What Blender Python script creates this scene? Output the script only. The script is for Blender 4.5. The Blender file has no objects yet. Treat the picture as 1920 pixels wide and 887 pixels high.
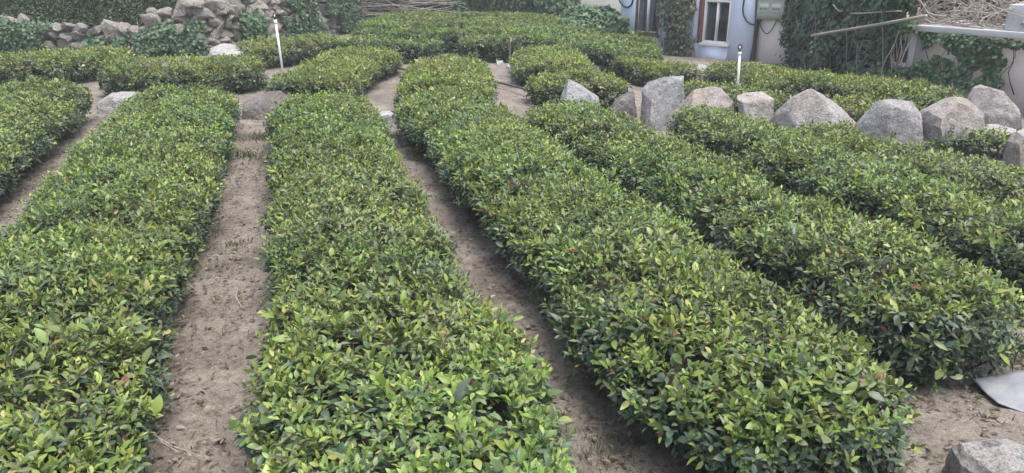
import bpy, bmesh, math, random
import numpy as np
from mathutils import Vector, Matrix, noise as mnoise

# ------------------------------------------------------------------ camera, sky, sun, exposure
SC = bpy.context.scene
CAM_H, FOC = 2.40, 1400.0                       # metres above the ground; focal length in px of a 1920 px wide frame
PITCH = math.atan(527.0 / FOC)
SP, CP = math.sin(PITCH), math.cos(PITCH)
cd = bpy.data.cameras.new('camera')
cd.sensor_fit = 'HORIZONTAL'; cd.sensor_width = 36.0; cd.lens = 36.0 * FOC / 1920.0
cd.clip_start = 0.05; cd.clip_end = 500.0
cam = bpy.data.objects.new('camera', cd); SC.collection.objects.link(cam)
cam.location = (0, 0, CAM_H); cam.rotation_euler = (math.pi / 2 - PITCH, 0, 0)
SC.camera = cam

SUN_EL, SUN_AZ = math.radians(75), math.radians(120)     # azimuth from +Y towards +X
w = bpy.data.worlds.new('World'); SC.world = w; w.use_nodes = True
nt = w.node_tree
sky = nt.nodes.new('ShaderNodeTexSky'); sky.sky_type = 'NISHITA'; sky.sun_disc = False
sky.sun_elevation = SUN_EL; sky.sun_rotation = SUN_AZ
sky.air_density = 1.0; sky.dust_density = 4.0; sky.ozone_density = 1.0
hs = nt.nodes.new('ShaderNodeHueSaturation'); hs.inputs['Saturation'].default_value = 0.68     # a milky, lightly clouded sky
nt.links.new(sky.outputs[0], hs.inputs['Color']); nt.links.new(hs.outputs[0], nt.nodes['Background'].inputs[0])
nt.nodes['Background'].inputs[1].default_value = 0.15
sl = bpy.data.lights.new('sun', 'SUN'); sl.energy = 1.5; sl.angle = math.radians(35); sl.color = (1.0, 0.96, 0.9)
so = bpy.data.objects.new('sun', sl); SC.collection.objects.link(so)
sdir = Vector((math.sin(SUN_AZ) * math.cos(SUN_EL), math.cos(SUN_AZ) * math.cos(SUN_EL), math.sin(SUN_EL)))
so.rotation_euler = sdir.to_track_quat('Z', 'Y').to_euler(); so.location = sdir * 30
SC.view_settings.view_transform = 'Standard'; SC.view_settings.look = 'None'
SC.view_settings.exposure = 1.27; SC.view_settings.gamma = 1.0; SC.view_settings.use_curve_mapping = False
SC.render.engine = 'CYCLES'
SC.cycles.use_denoising = True
SC.cycles.max_bounces = 6; SC.cycles.diffuse_bounces = 3; SC.cycles.glossy_bounces = 2
SC.cycles.transmission_bounces = 4; SC.cycles.transparent_max_bounces = 4

COL = SC.collection
RNG = np.random.default_rng(7); random.seed(7)

# ------------------------------------------------------------------ where things stand
def ray(px, py):
    u = (px - 960.0) / FOC; v = (py - 443.5) / FOC
    return np.array([u, CP - v * SP, -(SP + v * CP)])
def G(px, py, z=0.0):
    d = ray(px, py); return np.array([0, 0, CAM_H]) + d * ((z - CAM_H) / d[2])
def GT(px, py):
    z = 0.0
    for _ in range(12):
        p = G(px, py, z); z = 0.5 * z + 0.5 * float(terrain(p[0], p[1]))
    return G(px, py, z)
def on_y(px, py, y):
    d = ray(px, py); return np.array([0, 0, CAM_H]) + d * (y / d[1])
YAW = math.atan2(960 - 514, FOC / CP)
RD = np.array([-math.sin(YAW), math.cos(YAW)]); RE = np.array([math.cos(YAW), math.sin(YAW)])
def row(L, t): return tuple(L * RE + t * RD)

def sstep(a, b, x):
    t = np.clip((x - a) / (b - a), 0, 1); return t * t * (3 - 2 * t)
def _hash(i, j, k, s):
    n = (i * 374761393 + j * 668265263 + k * 2147483647 + s * 144269) & 0xffffffff
    n = ((n ^ (n >> 13)) * 1274126177) & 0xffffffff
    n = ((n ^ (n >> 16)) * 2246822519) & 0xffffffff
    return ((n ^ (n >> 15)) & 0xffffff) / float(0xffffff)
def vnoise(x, y, z=0.0, s=0):
    x = np.asarray(x, float); y = np.asarray(y, float); z = np.zeros_like(x) + z
    xi, yi, zi = np.floor(x).astype(np.int64), np.floor(y).astype(np.int64), np.floor(z).astype(np.int64)
    fx, fy, fz = x - xi, y - yi, z - zi
    fx, fy, fz = [f * f * (3 - 2 * f) for f in (fx, fy, fz)]
    r = 0
    for a in (0, 1):
        for b in (0, 1):
            for c in (0, 1):
                wt = (fx if a else 1 - fx) * (fy if b else 1 - fy) * (fz if c else 1 - fz)
                r = r + wt * _hash(xi + a, yi + b, zi + c, s)
    return r * 2 - 1
def fbm(x, y, z=0.0, s=0, o=3):
    r = 0; a = 1.0; f = 1.0
    for k in range(o):
        r = r + a * vnoise(np.asarray(x) * f, np.asarray(y) * f, np.asarray(z) * f, s + k); a *= 0.5; f *= 2.03
    return r

WALL_LINE = [(-17.5, 19.6), (-13.5, 19.9), (-9.5, 19.3), (-7.6, 20.0), (-5.4, 26.2), (-5.2, 30.0), (-5.2, 60.0)]
def beyond_wall(x, y):
    xs = np.array([p[0] for p in WALL_LINE]); ys = np.array([p[1] for p in WALL_LINE])
    wy = np.interp(x, xs[:5], ys[:5], left=18.0, right=200.0)
    return np.asarray(y, float) - wy
def terrain(x, y):
    x = np.asarray(x, float); y = np.asarray(y, float)
    low = sstep(0.4, 3.6, x) * sstep(0.3, 6.0, y - (11.6 - 0.28 * (x - 2.0)))
    z = -0.38 * low
    z = z + 0.55 * sstep(0.25, 0.6, beyond_wall(x, y)) * (x < -5.2)
    return z

# ------------------------------------------------------------------ materials
def mat(name, base=(0.5, 0.5, 0.5), rough=0.7, spec=0.3, metal=0.0):
    m = bpy.data.materials.new(name); m.use_nodes = True
    b = m.node_tree.nodes['Principled BSDF']
    b.inputs['Base Color'].default_value = (*base, 1); b.inputs['Roughness'].default_value = rough
    b.inputs['Specular IOR Level'].default_value = spec; b.inputs['Metallic'].default_value = metal
    return m
def ramp_of(nt, src, stops):
    r = nt.nodes.new('ShaderNodeValToRGB'); e = r.color_ramp.elements
    while len(e) < len(stops): e.new(0.5)
    for el, (p, c) in zip(e, stops): el.position = p; el.color = (*c, 1)
    nt.links.new(src, r.inputs[0]); return r.outputs[0]
def noise_node(nt, scale, detail=5, rough=0.6, coord=None, dist=0.0):
    n = nt.nodes.new('ShaderNodeTexNoise'); n.inputs['Scale'].default_value = scale
    n.inputs['Detail'].default_value = detail; n.inputs['Roughness'].default_value = rough
    n.inputs['Distortion'].default_value = dist
    if coord is not None: nt.links.new(coord, n.inputs['Vector'])
    return n.outputs[0]
def mix(nt, a, b, f, mode='MIX'):
    m = nt.nodes.new('ShaderNodeMix'); m.data_type = 'RGBA'; m.blend_type = mode
    for s, i in ((a, 6), (b, 7)):
        if isinstance(s, tuple): m.inputs[i].default_value = (*s, 1)
        else: nt.links.new(s, m.inputs[i])
    if isinstance(f, float): m.inputs[0].default_value = f
    else: nt.links.new(f, m.inputs[0])
    return m.outputs[2]
def bump(nt, h, strength, dist, prev=None):
    b = nt.nodes.new('ShaderNodeBump'); b.inputs['Strength'].default_value = strength
    b.inputs['Distance'].default_value = dist; nt.links.new(h, b.inputs['Height'])
    if prev is not None: nt.links.new(prev, b.inputs['Normal'])
    return b.outputs[0]

def mat_leaf(name, rough=0.42, spec=0.45, trans=0.22):
    m = mat(name, rough=rough, spec=spec); t = m.node_tree; b = t.nodes['Principled BSDF']
    a = t.nodes.new('ShaderNodeAttribute'); a.attribute_name = 'leaf_colour'
    t.links.new(a.outputs['Color'], b.inputs['Base Color'])
    tr = t.nodes.new('ShaderNodeBsdfTranslucent'); t.links.new(a.outputs['Color'], tr.inputs['Color'])
    ms = t.nodes.new('ShaderNodeMixShader'); ms.inputs[0].default_value = trans
    t.links.new(b.outputs[0], ms.inputs[1]); t.links.new(tr.outputs[0], ms.inputs[2])
    t.links.new(ms.outputs[0], t.nodes['Material Output'].inputs['Surface'])
    return m
def mat_rock(name, c_dark, c_mid, c_light, warm=None):
    m = mat(name, rough=0.85, spec=0.25); t = m.node_tree; b = t.nodes['Principled BSDF']
    co = t.nodes.new('ShaderNodeTexCoord').outputs['Object']
    oi = t.nodes.new('ShaderNodeObjectInfo')
    ad = t.nodes.new('ShaderNodeVectorMath'); ad.operation = 'MULTIPLY_ADD'
    cx = t.nodes.new('ShaderNodeCombineXYZ')
    for i in range(3): t.links.new(oi.outputs['Random'], cx.inputs[i])
    t.links.new(cx.outputs[0], ad.inputs[0]); ad.inputs[1].default_value = (37, 53, 71); t.links.new(co, ad.inputs[2])
    co = ad.outputs[0]
    big = noise_node(t, 4.0, 8, 0.68, co, 0.9)
    col = ramp_of(t, big, [(0.32, c_dark), (0.5, c_mid), (0.7, c_light)])
    if warm:
        wn = noise_node(t, 1.7, 4, 0.6, co, 0.8)
        wf = ramp_of(t, wn, [(0.46, (0, 0, 0)), (0.62, (1, 1, 1))])
        col = mix(t, col, warm, wf)
    fine = noise_node(t, 60, 3, 0.7, co)
    sp = ramp_of(t, fine, [(0.34, (0.35, 0.35, 0.35)), (0.5, (0.95, 0.95, 0.95)), (0.66, (1.35, 1.35, 1.35))])
    col = mix(t, col, sp, 0.65, 'MULTIPLY')
    st = noise_node(t, 7.0, 5, 0.7, co, 0.4)
    sf = ramp_of(t, st, [(0.58, (0, 0, 0)), (0.7, (1, 1, 1))])
    col = mix(t, col, tuple(0.45 * c for c in c_dark), sf)
    t.links.new(col, b.inputs['Base Color'])
    t.links.new(bump(t, fine, 0.35, 0.01, bump(t, noise_node(t, 9, 8, 0.7, co, 0.5), 1.0, 0.07)), b.inputs['Normal'])
    return m
def mat_wall(name, base, stain, stain2, scale=1.0):
    m = mat(name, rough=0.9, spec=0.15); t = m.node_tree; b = t.nodes['Principled BSDF']
    co = t.nodes.new('ShaderNodeTexCoord').outputs['Object']
    f1 = ramp_of(t, noise_node(t, 1.3 * scale, 6, 0.65, co, 0.4), [(0.42, (0, 0, 0)), (0.72, (1, 1, 1))])
    col = mix(t, base, stain, f1)
    f2 = ramp_of(t, noise_node(t, 4.5 * scale, 7, 0.7, co, 0.6), [(0.58, (0, 0, 0)), (0.72, (1, 1, 1))])
    col = mix(t, col, stain2, f2)
    t.links.new(col, b.inputs['Base Color'])
    t.links.new(bump(t, noise_node(t, 35, 5, 0.6, co), 0.4, 0.01), b.inputs['Normal'])
    return m
def mat_bark(name, a, c, scale=25):
    m = mat(name, rough=0.9, spec=0.1); t = m.node_tree; b = t.nodes['Principled BSDF']
    co = t.nodes.new('ShaderNodeTexCoord').outputs['Object']
    t.links.new(ramp_of(t, noise_node(t, scale, 5, 0.65, co), [(0.35, a), (0.65, c)]), b.inputs['Base Color'])
    return m

M_LEAF = mat_leaf('tea_leaf')
M_IVY = mat_leaf('ivy_leaf', 0.5, 0.35, 0.12)
M_WOOD_SHADE = mat_bark('bush_wood_and_shade', (0.022, 0.021, 0.015), (0.058, 0.052, 0.036))  # wood tone, darkened so the shade inside the crowns is in the colour
M_STICK = mat_bark('dry_stick', (0.16, 0.13, 0.115), (0.34, 0.29, 0.27))
M_STICK2 = mat_bark('pale_pole', (0.25, 0.22, 0.19), (0.42, 0.38, 0.34))
M_GRANITE = mat_rock('granite_grey', (0.19, 0.19, 0.195), (0.31, 0.31, 0.317), (0.40, 0.40, 0.403), (0.32, 0.305, 0.292))
M_GRANITE_W = mat_rock('granite_warm', (0.20, 0.188, 0.178), (0.33, 0.312, 0.298), (0.43, 0.412, 0.395), (0.34, 0.30, 0.265))
M_WALLSTONE = mat_rock('wall_stone', (0.17, 0.16, 0.145), (0.29, 0.27, 0.24), (0.43, 0.41, 0.38), (0.30, 0.265, 0.22))
M_TAN = mat_rock('granite_tan', (0.17, 0.152, 0.138), (0.29, 0.262, 0.24), (0.38, 0.352, 0.33), (0.32, 0.27, 0.23))
M_MAUVE = mat_rock('granite_brown', (0.09, 0.08, 0.078), (0.17, 0.152, 0.145), (0.26, 0.238, 0.23), (0.15, 0.12, 0.108))
M_PALE = mat_rock('pale_stone', (0.26, 0.257, 0.252), (0.37, 0.363, 0.356), (0.47, 0.46, 0.45), (0.36, 0.335, 0.32))
M_BLUE = mat_wall('blue_wall_paint', (0.63, 0.71, 0.85), (0.57, 0.65, 0.79), (0.58, 0.62, 0.68))
M_PINK = mat_wall('pink_plaster', (0.85, 0.79, 0.75), (0.82, 0.76, 0.72), (0.72, 0.66, 0.63))
M_WHITEWALL = mat_wall('white_wall', (0.8, 0.8, 0.78), (0.74, 0.75, 0.74), (0.7, 0.7, 0.68))
M_CONC = mat_wall('shed_plaster', (0.40, 0.36, 0.345), (0.34, 0.305, 0.295), (0.44, 0.40, 0.38))
M_SLAB = mat_wall('concrete_slab', (0.50, 0.50, 0.50), (0.42, 0.42, 0.42), (0.34, 0.33, 0.32))
M_WHITE = mat('white_paint', (0.60, 0.585, 0.585), 0.5, 0.4)
M_PVC = mat('white_pvc', (0.78, 0.80, 0.77), 0.4, 0.5)
M_BLACK = mat('black_plastic', (0.02, 0.02, 0.022), 0.45, 0.5)
M_HOSE = mat('black_hose', (0.05, 0.055, 0.065), 0.5, 0.4)
M_BROWN = mat('brown_frame', (0.10, 0.062, 0.05), 0.6, 0.3)
M_RED = mat('red_brown_board', (0.14, 0.055, 0.048), 0.6, 0.3)
M_ROOM = mat('room_shade', (0.05, 0.05, 0.055), 0.9, 0.1)  # near black: the dimness of the room is put into the colour
M_CURTAIN = mat('curtain', (0.35, 0.33, 0.30), 0.9, 0.1)
M_BOX = mat_wall('meter_box_paint', (0.36, 0.40, 0.34), (0.30, 0.33, 0.28), (0.24, 0.25, 0.20), 3.0)
M_BOXW = mat('meter_window', (0.40, 0.43, 0.41), 0.3, 0.5)
M_BOXD = mat('meter_base', (0.20, 0.21, 0.17), 0.6, 0.3)
def mat_glass():
    m = mat('window_glass'); t = m.node_tree
    tr = t.nodes.new('ShaderNodeBsdfTransparent'); tr.inputs[0].default_value = (0.75, 0.8, 0.82, 1)
    gl = t.nodes.new('ShaderNodeBsdfGlossy'); gl.inputs['Roughness'].default_value = 0.05
    fr = t.nodes.new('ShaderNodeFresnel'); fr.inputs[0].default_value = 1.45; ms = t.nodes.new('ShaderNodeMixShader')
    t.links.new(fr.outputs[0], ms.inputs[0]); t.links.new(tr.outputs[0], ms.inputs[1]); t.links.new(gl.outputs[0], ms.inputs[2])
    t.links.new(ms.outputs[0], t.nodes['Material Output'].inputs['Surface']); return m
M_GLASS = mat_glass()
def mat_sheet():
    m = mat('worn_metal_sheet', (0.38, 0.40, 0.44), 0.55, 0.5, 0.35); t = m.node_tree; b = t.nodes['Principled BSDF']
    co = t.nodes.new('ShaderNodeTexCoord').outputs['Object']
    t.links.new(ramp_of(t, noise_node(t, 5, 6, 0.65, co, 0.5), [(0.35, (0.18, 0.185, 0.20)), (0.6, (0.27, 0.275, 0.30)), (0.75, (0.30, 0.27, 0.25))]), b.inputs['Base Color'])
    t.links.new(bump(t, noise_node(t, 20, 4, 0.6, co), 0.2, 0.01), b.inputs['Normal'])
    return m
M_SHEET = mat_sheet()
def mat_soil():
    m = mat('sandy_soil', rough=0.95, spec=0.1); t = m.node_tree; b = t.nodes['Principled BSDF']
    co = t.nodes.new('ShaderNodeTexCoord').outputs['Object']
    col = ramp_of(t, noise_node(t, 1.6, 6, 0.65, co, 0.3), [(0.3, (0.135, 0.118, 0.100)), (0.5, (0.208, 0.184, 0.158)), (0.7, (0.280, 0.252, 0.222))])
    fine = noise_node(t, 75, 4, 0.75, co)
    col = mix(t, col, ramp_of(t, fine, [(0.3, (0.45, 0.43, 0.42)), (0.5, (1.0, 1.0, 1.0)), (0.68, (1.45, 1.42, 1.4))]), 0.7, 'MULTIPLY')
    f2 = ramp_of(t, noise_node(t, 9, 7, 0.75, co, 0.8), [(0.50, (0, 0, 0)), (0.62, (1, 1, 1))])
    col = mix(t, col, (0.105, 0.088, 0.073), mix(t, (0, 0, 0), f2, 0.75))
    f3 = ramp_of(t, noise_node(t, 3.2, 5, 0.7, co, 0.4), [(0.60, (0, 0, 0)), (0.70, (1, 1, 1))])
    col = mix(t, col, (0.085, 0.10, 0.045), mix(t, (0, 0, 0), f3, 0.35))
    t.links.new(col, b.inputs['Base Color'])
    t.links.new(bump(t, fine, 0.6, 0.012, bump(t, noise_node(t, 18, 6, 0.7, co), 0.8, 0.04)), b.inputs['Normal'])
    return m
M_SOIL = mat_soil()

# ------------------------------------------------------------------ object helpers
def obj(name, me, m=None, parent=None):
    o = bpy.data.objects.new(name, me); COL.objects.link(o)
    if m is not None and me is not None and not me.materials: me.materials.append(m)
    if parent is not None: o.parent = parent
    return o
def tag(o, label=None, cat=None, group=None, kind=None):
    if label: o['label'] = label
    if cat: o['category'] = cat
    if group: o['group'] = group
    if kind: o['kind'] = kind
    return o
def empty(name, loc=(0, 0, 0)):
    o = bpy.data.objects.new(name, None); COL.objects.link(o); o.location = loc; o.empty_display_size = 0.2
    return o
def thing(name, label, cat, group=None, loc=(0, 0, 0)):
    return tag(empty(name, loc), label, cat, group)
def mesh_np(name, V, F, smooth=False, colour=None):
    """V (n,3); F (m,3) triangles; colour (n,3) per-vertex leaf colour"""
    me = bpy.data.meshes.new(name); V = np.asarray(V, np.float32); F = np.asarray(F, np.int32); k = F.shape[1]
    me.vertices.add(len(V)); me.vertices.foreach_set('co', V.ravel())
    me.loops.add(F.size); me.loops.foreach_set('vertex_index', F.ravel())
    me.polygons.add(len(F)); me.polygons.foreach_set('loop_start', np.arange(0, F.size, k, dtype=np.int32))
    me.polygons.foreach_set('loop_total', np.full(len(F), k, np.int32))
    if smooth: me.polygons.foreach_set('use_smooth', np.ones(len(F), bool))
    if colour is not None:
        a = me.attributes.new('leaf_colour', 'FLOAT_COLOR', 'POINT')
        c = np.ones((len(V), 4), np.float32); c[:, :3] = colour; a.data.foreach_set('color', c.ravel())
    me.update(calc_edges=True)
    return me
def bm_mesh(name, bm, smooth=False):
    me = bpy.data.meshes.new(name); bm.normal_update(); bm.to_mesh(me); bm.free()
    if smooth:
        for p in me.polygons: p.use_smooth = True
    return me
def nrm(a): return a / np.maximum(np.linalg.norm(a, axis=-1, keepdims=True), 1e-9)

class TB:                                            # collects tubes and boxes into one mesh
    def __init__(s): s.V = []; s.F = []; s.n = 0
    def add(s, V, F): s.V.append(np.asarray(V, float)); s.F.append(np.asarray(F) + s.n); s.n += len(V)
    def tube(s, P, R, k=6):
        P = np.asarray(P, float); n = len(P); R = np.zeros(n) + R
        T = nrm(np.gradient(P, axis=0)); up = np.array([0.13, 0.21, 0.97])
        A = nrm(np.cross(T, up) + 1e-6); B = np.cross(T, A)
        an = np.arange(k) * 2 * math.pi / k
        V = (P[:, None] + R[:, None, None] * (np.cos(an)[None, :, None] * A[:, None] + np.sin(an)[None, :, None] * B[:, None])).reshape(-1, 3)
        F = []
        for i in range(n - 1):
            for j in range(k):
                a, b = i * k + j, i * k + (j + 1) % k
                F += [(a, b, b + k), (a, b + k, a + k)]
        for j in range(1, k - 1):
            F.append((0, j + 1, j)); e = (n - 1) * k; F.append((e, e + j, e + j + 1))
        s.add(V, F)
    def box(s, o, x, y, z, a, b):                    # corner box in axes x,y,z from a to b (3-tuples of axis coordinates)
        o = np.asarray(o, float); ax = [np.asarray(v, float) for v in (x, y, z)]
        V = []
        for i in (0, 1):
            for j in (0, 1):
                for k in (0, 1):
                    c = ((a[0], b[0])[i], (a[1], b[1])[j], (a[2], b[2])[k])
                    V.append(o + ax[0] * c[0] + ax[1] * c[1] + ax[2] * c[2])
        s.add(V, [(0, 1, 3), (0, 3, 2), (4, 6, 7), (4, 7, 5), (0, 4, 5), (0, 5, 1), (2, 3, 7), (2, 7, 6), (0, 2, 6), (0, 6, 4), (1, 5, 7), (1, 7, 3)])
    def build(s, name, m, parent=None, smooth=False):
        me = mesh_np(name, np.vstack(s.V), np.vstack(s.F), smooth)
        o = obj(name, me, m, parent)
        return o if smooth else fix_normals(o)
def fix_normals(o):
    bm = bmesh.new(); bm.from_mesh(o.data); bmesh.ops.recalc_face_normals(bm, faces=bm.faces); bm.to_mesh(o.data); bm.free(); return o
def bevelled(o, wdt=0.006):
    md = o.modifiers.new('bevel', 'BEVEL'); md.width = wdt; md.segments = 2; md.limit_method = 'ANGLE'; return o

# ------------------------------------------------------------------ leaves
# local leaf axes: x across, y along, z up from the blade
L0V = np.array([(0, 0, 0), (-.17, .22, .035), (.17, .22, .035), (0, .25, -.01), (-.215, .52, .05), (.215, .52, .05), (0, .55, .01), (-.13, .8, .0), (.13, .8, .0), (0, 1.0, -.07)])
L0F = np.array([(0, 3, 1), (0, 2, 3), (1, 3, 6), (1, 6, 4), (3, 2, 5), (3, 5, 6), (4, 6, 7), (6, 5, 8), (7, 6, 9), (6, 8, 9)])
L1V = np.array([(0, 0, 0), (-.2, .42, .05), (.2, .42, .05), (0, .5, -.01), (0, 1.0, -.06)])
L1F = np.array([(0, 3, 1), (0, 2, 3), (1, 3, 4), (3, 2, 4)])
L2V = np.array([(0, 0, 0), (-.22, .48, .04), (.22, .48, .04), (0, 1.0, -.05)])
L2F = np.array([(0, 2, 1), (1, 2, 3)])
IVV = np.array([(0, 0, 0), (-.36, .12, -.03), (.36, .12, -.03), (-.4, .5, -.05), (.4, .5, -.05), (0, 1.0, -.12), (0, .4, .05)])
IVF = np.array([(0, 6, 1), (0, 2, 6), (1, 6, 3), (2, 4, 6), (3, 6, 5), (6, 4, 5)])
TEMPL = {0: (L0V, L0F), 1: (L1V, L1F), 2: (L2V, L2F), 'ivy': (IVV, IVF)}
def leaf_axes(d, up):
    d = nrm(d); s = nrm(np.cross(d, up)); n = np.cross(s, d); return d, s, n
def leaf_mesh(P, D, S, N, L, C, lod, wid=None, curl=None):
    """arrays of leaves -> (V, F, colour)"""
    tv, tf = TEMPL[lod]; n = len(P); k = len(tv)
    wd = np.ones(n) if wid is None else wid
    V = P[:, None, :] + L[:, None, None] * (tv[None, :, 0:1] * wd[:, None, None] * S[:, None, :] + tv[None, :, 1:2] * D[:, None, :] + (tv[None, :, 2:3] + (0 if curl is None else curl[:, None, None] * tv[None, :, 1:2] ** 2)) * N[:, None, :])
    F = (tf[None] + (np.arange(n) * k)[:, None, None]).reshape(-1, 3)
    return V.reshape(-1, 3), F, np.repeat(C, k, axis=0)
def merge(parts):
    V, F, C, n = [], [], [], 0
    for v, f, c in parts:
        if len(v) == 0: continue
        V.append(v); F.append(f + n); C.append(c); n += len(v)
    return np.vstack(V), np.vstack(F), np.vstack(C)
PAL = {
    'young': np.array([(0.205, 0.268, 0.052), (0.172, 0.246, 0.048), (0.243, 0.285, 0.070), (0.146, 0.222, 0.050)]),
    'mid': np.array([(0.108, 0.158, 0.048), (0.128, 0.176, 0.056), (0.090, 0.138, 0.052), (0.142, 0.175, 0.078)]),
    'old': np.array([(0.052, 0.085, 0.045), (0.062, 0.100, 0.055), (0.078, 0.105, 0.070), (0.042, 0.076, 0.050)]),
    'odd': np.array([(0.32, 0.24, 0.05), (0.22, 0.12, 0.05), (0.16, 0.05, 0.03), (0.30, 0.27, 0.10)]),
}
CLASSES = ['young', 'mid', 'old', 'odd']
# single leaves that can be picked apart share these meshes
LEAF_MESHES = {}
for ci, c in enumerate(CLASSES):
    for q in range(4):
        tv = L0V.copy(); rr = np.random.default_rng(100 + ci * 10 + q)
        tv[:, 2] += -0.12 * (tv[:, 1] ** 2) * rr.uniform(-0.3, 1.0); tv[:, 0] *= rr.uniform(0.9, 1.15)
        me = mesh_np('leaf_' + c, tv, L0F, True, np.repeat(PAL[c][q][None], len(tv), 0)); me.materials.append(M_LEAF)
        LEAF_MESHES[(ci, q)] = me

def tube_profile(nt_):
    th = np.linspace(-1, 1, nt_) * math.radians(112)
    return th
def hedge_surface(pts, W, H, endr, seed, lump=0.05, ns=None, sq=False):
    pts = np.asarray(pts, float)
    seg = np.linalg.norm(np.diff(pts, axis=0), axis=1); cum = np.concatenate([[0], np.cumsum(seg)]); Lt = cum[-1]
    ns = ns or max(16, int(Lt / 0.10)); nth = 30
    # denser towards the rounded ends
    s = np.linspace(0, Lt, ns); e = np.linspace(0, 1, 8) ** 2 * endr
    s = np.unique(np.concatenate([s, e, Lt - e]))
    cx = np.interp(s, cum, pts[:, 0]); cy = np.interp(s, cum, pts[:, 1])
    if len(pts) > 2:
        kx = np.ones(5) / 5; 
        cx2 = np.convolve(np.pad(cx, 2, 'edge'), kx, 'valid'); cy2 = np.convolve(np.pad(cy, 2, 'edge'), kx, 'valid')
        cx[2:-2], cy[2:-2] = cx2[2:-2], cy2[2:-2]
    tx = np.gradient(cx, s); ty = np.gradient(cy, s); l = np.hypot(tx, ty); tx, ty = tx / l, ty / l
    de = np.minimum(s, Lt - s)
    k = np.clip(de / endr, 0, 1); ends = (1 - (1 - k) ** 2.6) ** (1 / 2.6)
    lum = np.array([vnoise(s * 0.8, s * 0 + 3.1, 0, seed), vnoise(s * 0.7, s * 0 + 9.7, 0, seed + 5), vnoise(s * 0.9, s * 0 + 5.5, 0, seed + 9)])
    wl = (W / 2) * (1.02 + 0.10 * lum[0]); wr = (W / 2) * (1.02 + 0.10 * lum[1]); hh = H * (1.02 + 0.07 * lum[2] + 0.05 * vnoise(s * 2.3, s * 0 + 1.3, 0, seed + 13))
    th = np.linspace(-1, 1, nth) * math.radians(118)
    sn, cs = np.sin(th), np.cos(th)
    px_ = np.sign(sn) * np.abs(sn) ** (0.55 if sq else 0.82)
    pz_ = np.where(cs >= 0, 0.42 + 0.58 * np.abs(cs) ** (0.4 if sq else 0.72), 0.42 - 0.42 * (np.abs(cs) / 0.47) ** 1.1)
    px_ = px_ * np.where(cs < 0, 1 - 0.30 * (np.abs(cs) / 0.47) ** 1.3, 1.0)
    off = np.where(px_[None] < 0, wl[:, None], wr[:, None]) * px_[None] * ends[:, None]
    ez = (0.72 + 0.28 * ends)[:, None]
    X = cx[:, None] + ty[:, None] * off; Y = cy[:, None] - tx[:, None] * off
    base = terrain(cx, cy)[:, None]
    zb = 0.0 if lump < 0.06 else 0.05
    Z = base + zb + (hh[:, None] - zb) * pz_[None] * np.where(pz_[None] > 0.42, ez, 1.0)
    P = np.stack([X, Y, Z], -1)
    du = np.gradient(P, axis=0); dv = np.gradient(P, axis=1)
    Nn = nrm(np.cross(dv, du)); 
    c = np.stack([cx, cy, base[:, 0] + H * 0.4], -1)[:, None]
    flip = np.sign(np.sum(Nn * (P - c), -1, keepdims=True)); Nn = Nn * np.where(flip == 0, 1, flip)
    lm = 0.6 * fbm(P[..., 0] * 2.3, P[..., 1] * 2.3, P[..., 2] * 2.3, seed + 20, 2) + 0.6 * vnoise(P[..., 0] * 6.0, P[..., 1] * 6.0, P[..., 2] * 6.0, seed + 27)
    P = P + Nn * (lm * lump)[..., None]
    return P, Nn
def sample_surface(P, N, density, rng, wfun=None):
    A = 0.5 * (np.linalg.norm(np.cross(P[1:, :-1] - P[:-1, :-1], P[:-1, 1:] - P[:-1, :-1]), axis=-1) + np.linalg.norm(np.cross(P[1:, :-1] - P[1:, 1:], P[:-1, 1:] - P[1:, 1:]), axis=-1))
    if wfun is not None: A = A * wfun(P[:-1, :-1], N[:-1, :-1])
    n = rng.poisson(A * density); i, j = np.nonzero(n); i = np.repeat(i, n[n > 0]); j = np.repeat(j, n[n > 0])
    a = rng.random(len(i))[:, None]; b = rng.random(len(i))[:, None]
    f = lambda Q: Q[i, j] * (1 - a) * (1 - b) + Q[i + 1, j] * a * (1 - b) + Q[i, j + 1] * (1 - a) * b + Q[i + 1, j + 1] * a * b
    return f(P), nrm(f(N))
def grid_mesh(P, shrink, N, name):
    ns, nt_ = P.shape[:2]; Q = (P - N * shrink).reshape(-1, 3)
    I = np.arange(ns * nt_).reshape(ns, nt_)
    F = np.stack([I[:-1, :-1], I[1:, :-1], I[1:, 1:], I[:-1, 1:]], -1).reshape(-1, 4)
    return mesh_np(name, Q, F, True)
TRI = [0]
def in_view(P, margin=1.2):
    """is the point within the frame grown by a margin of metres (things far outside it are not built)"""
    d = P - np.array([0, 0, CAM_H]); z = d[..., 1] * CP - d[..., 2] * SP; x = d[..., 0]; y = -d[..., 1] * SP - d[..., 2] * CP
    return (z > 0.2) & (np.abs(x) < z * 960 / FOC + margin) & (y < z * 445 / FOC + margin) & (y > -z * 445 / FOC - 3.0)
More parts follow.
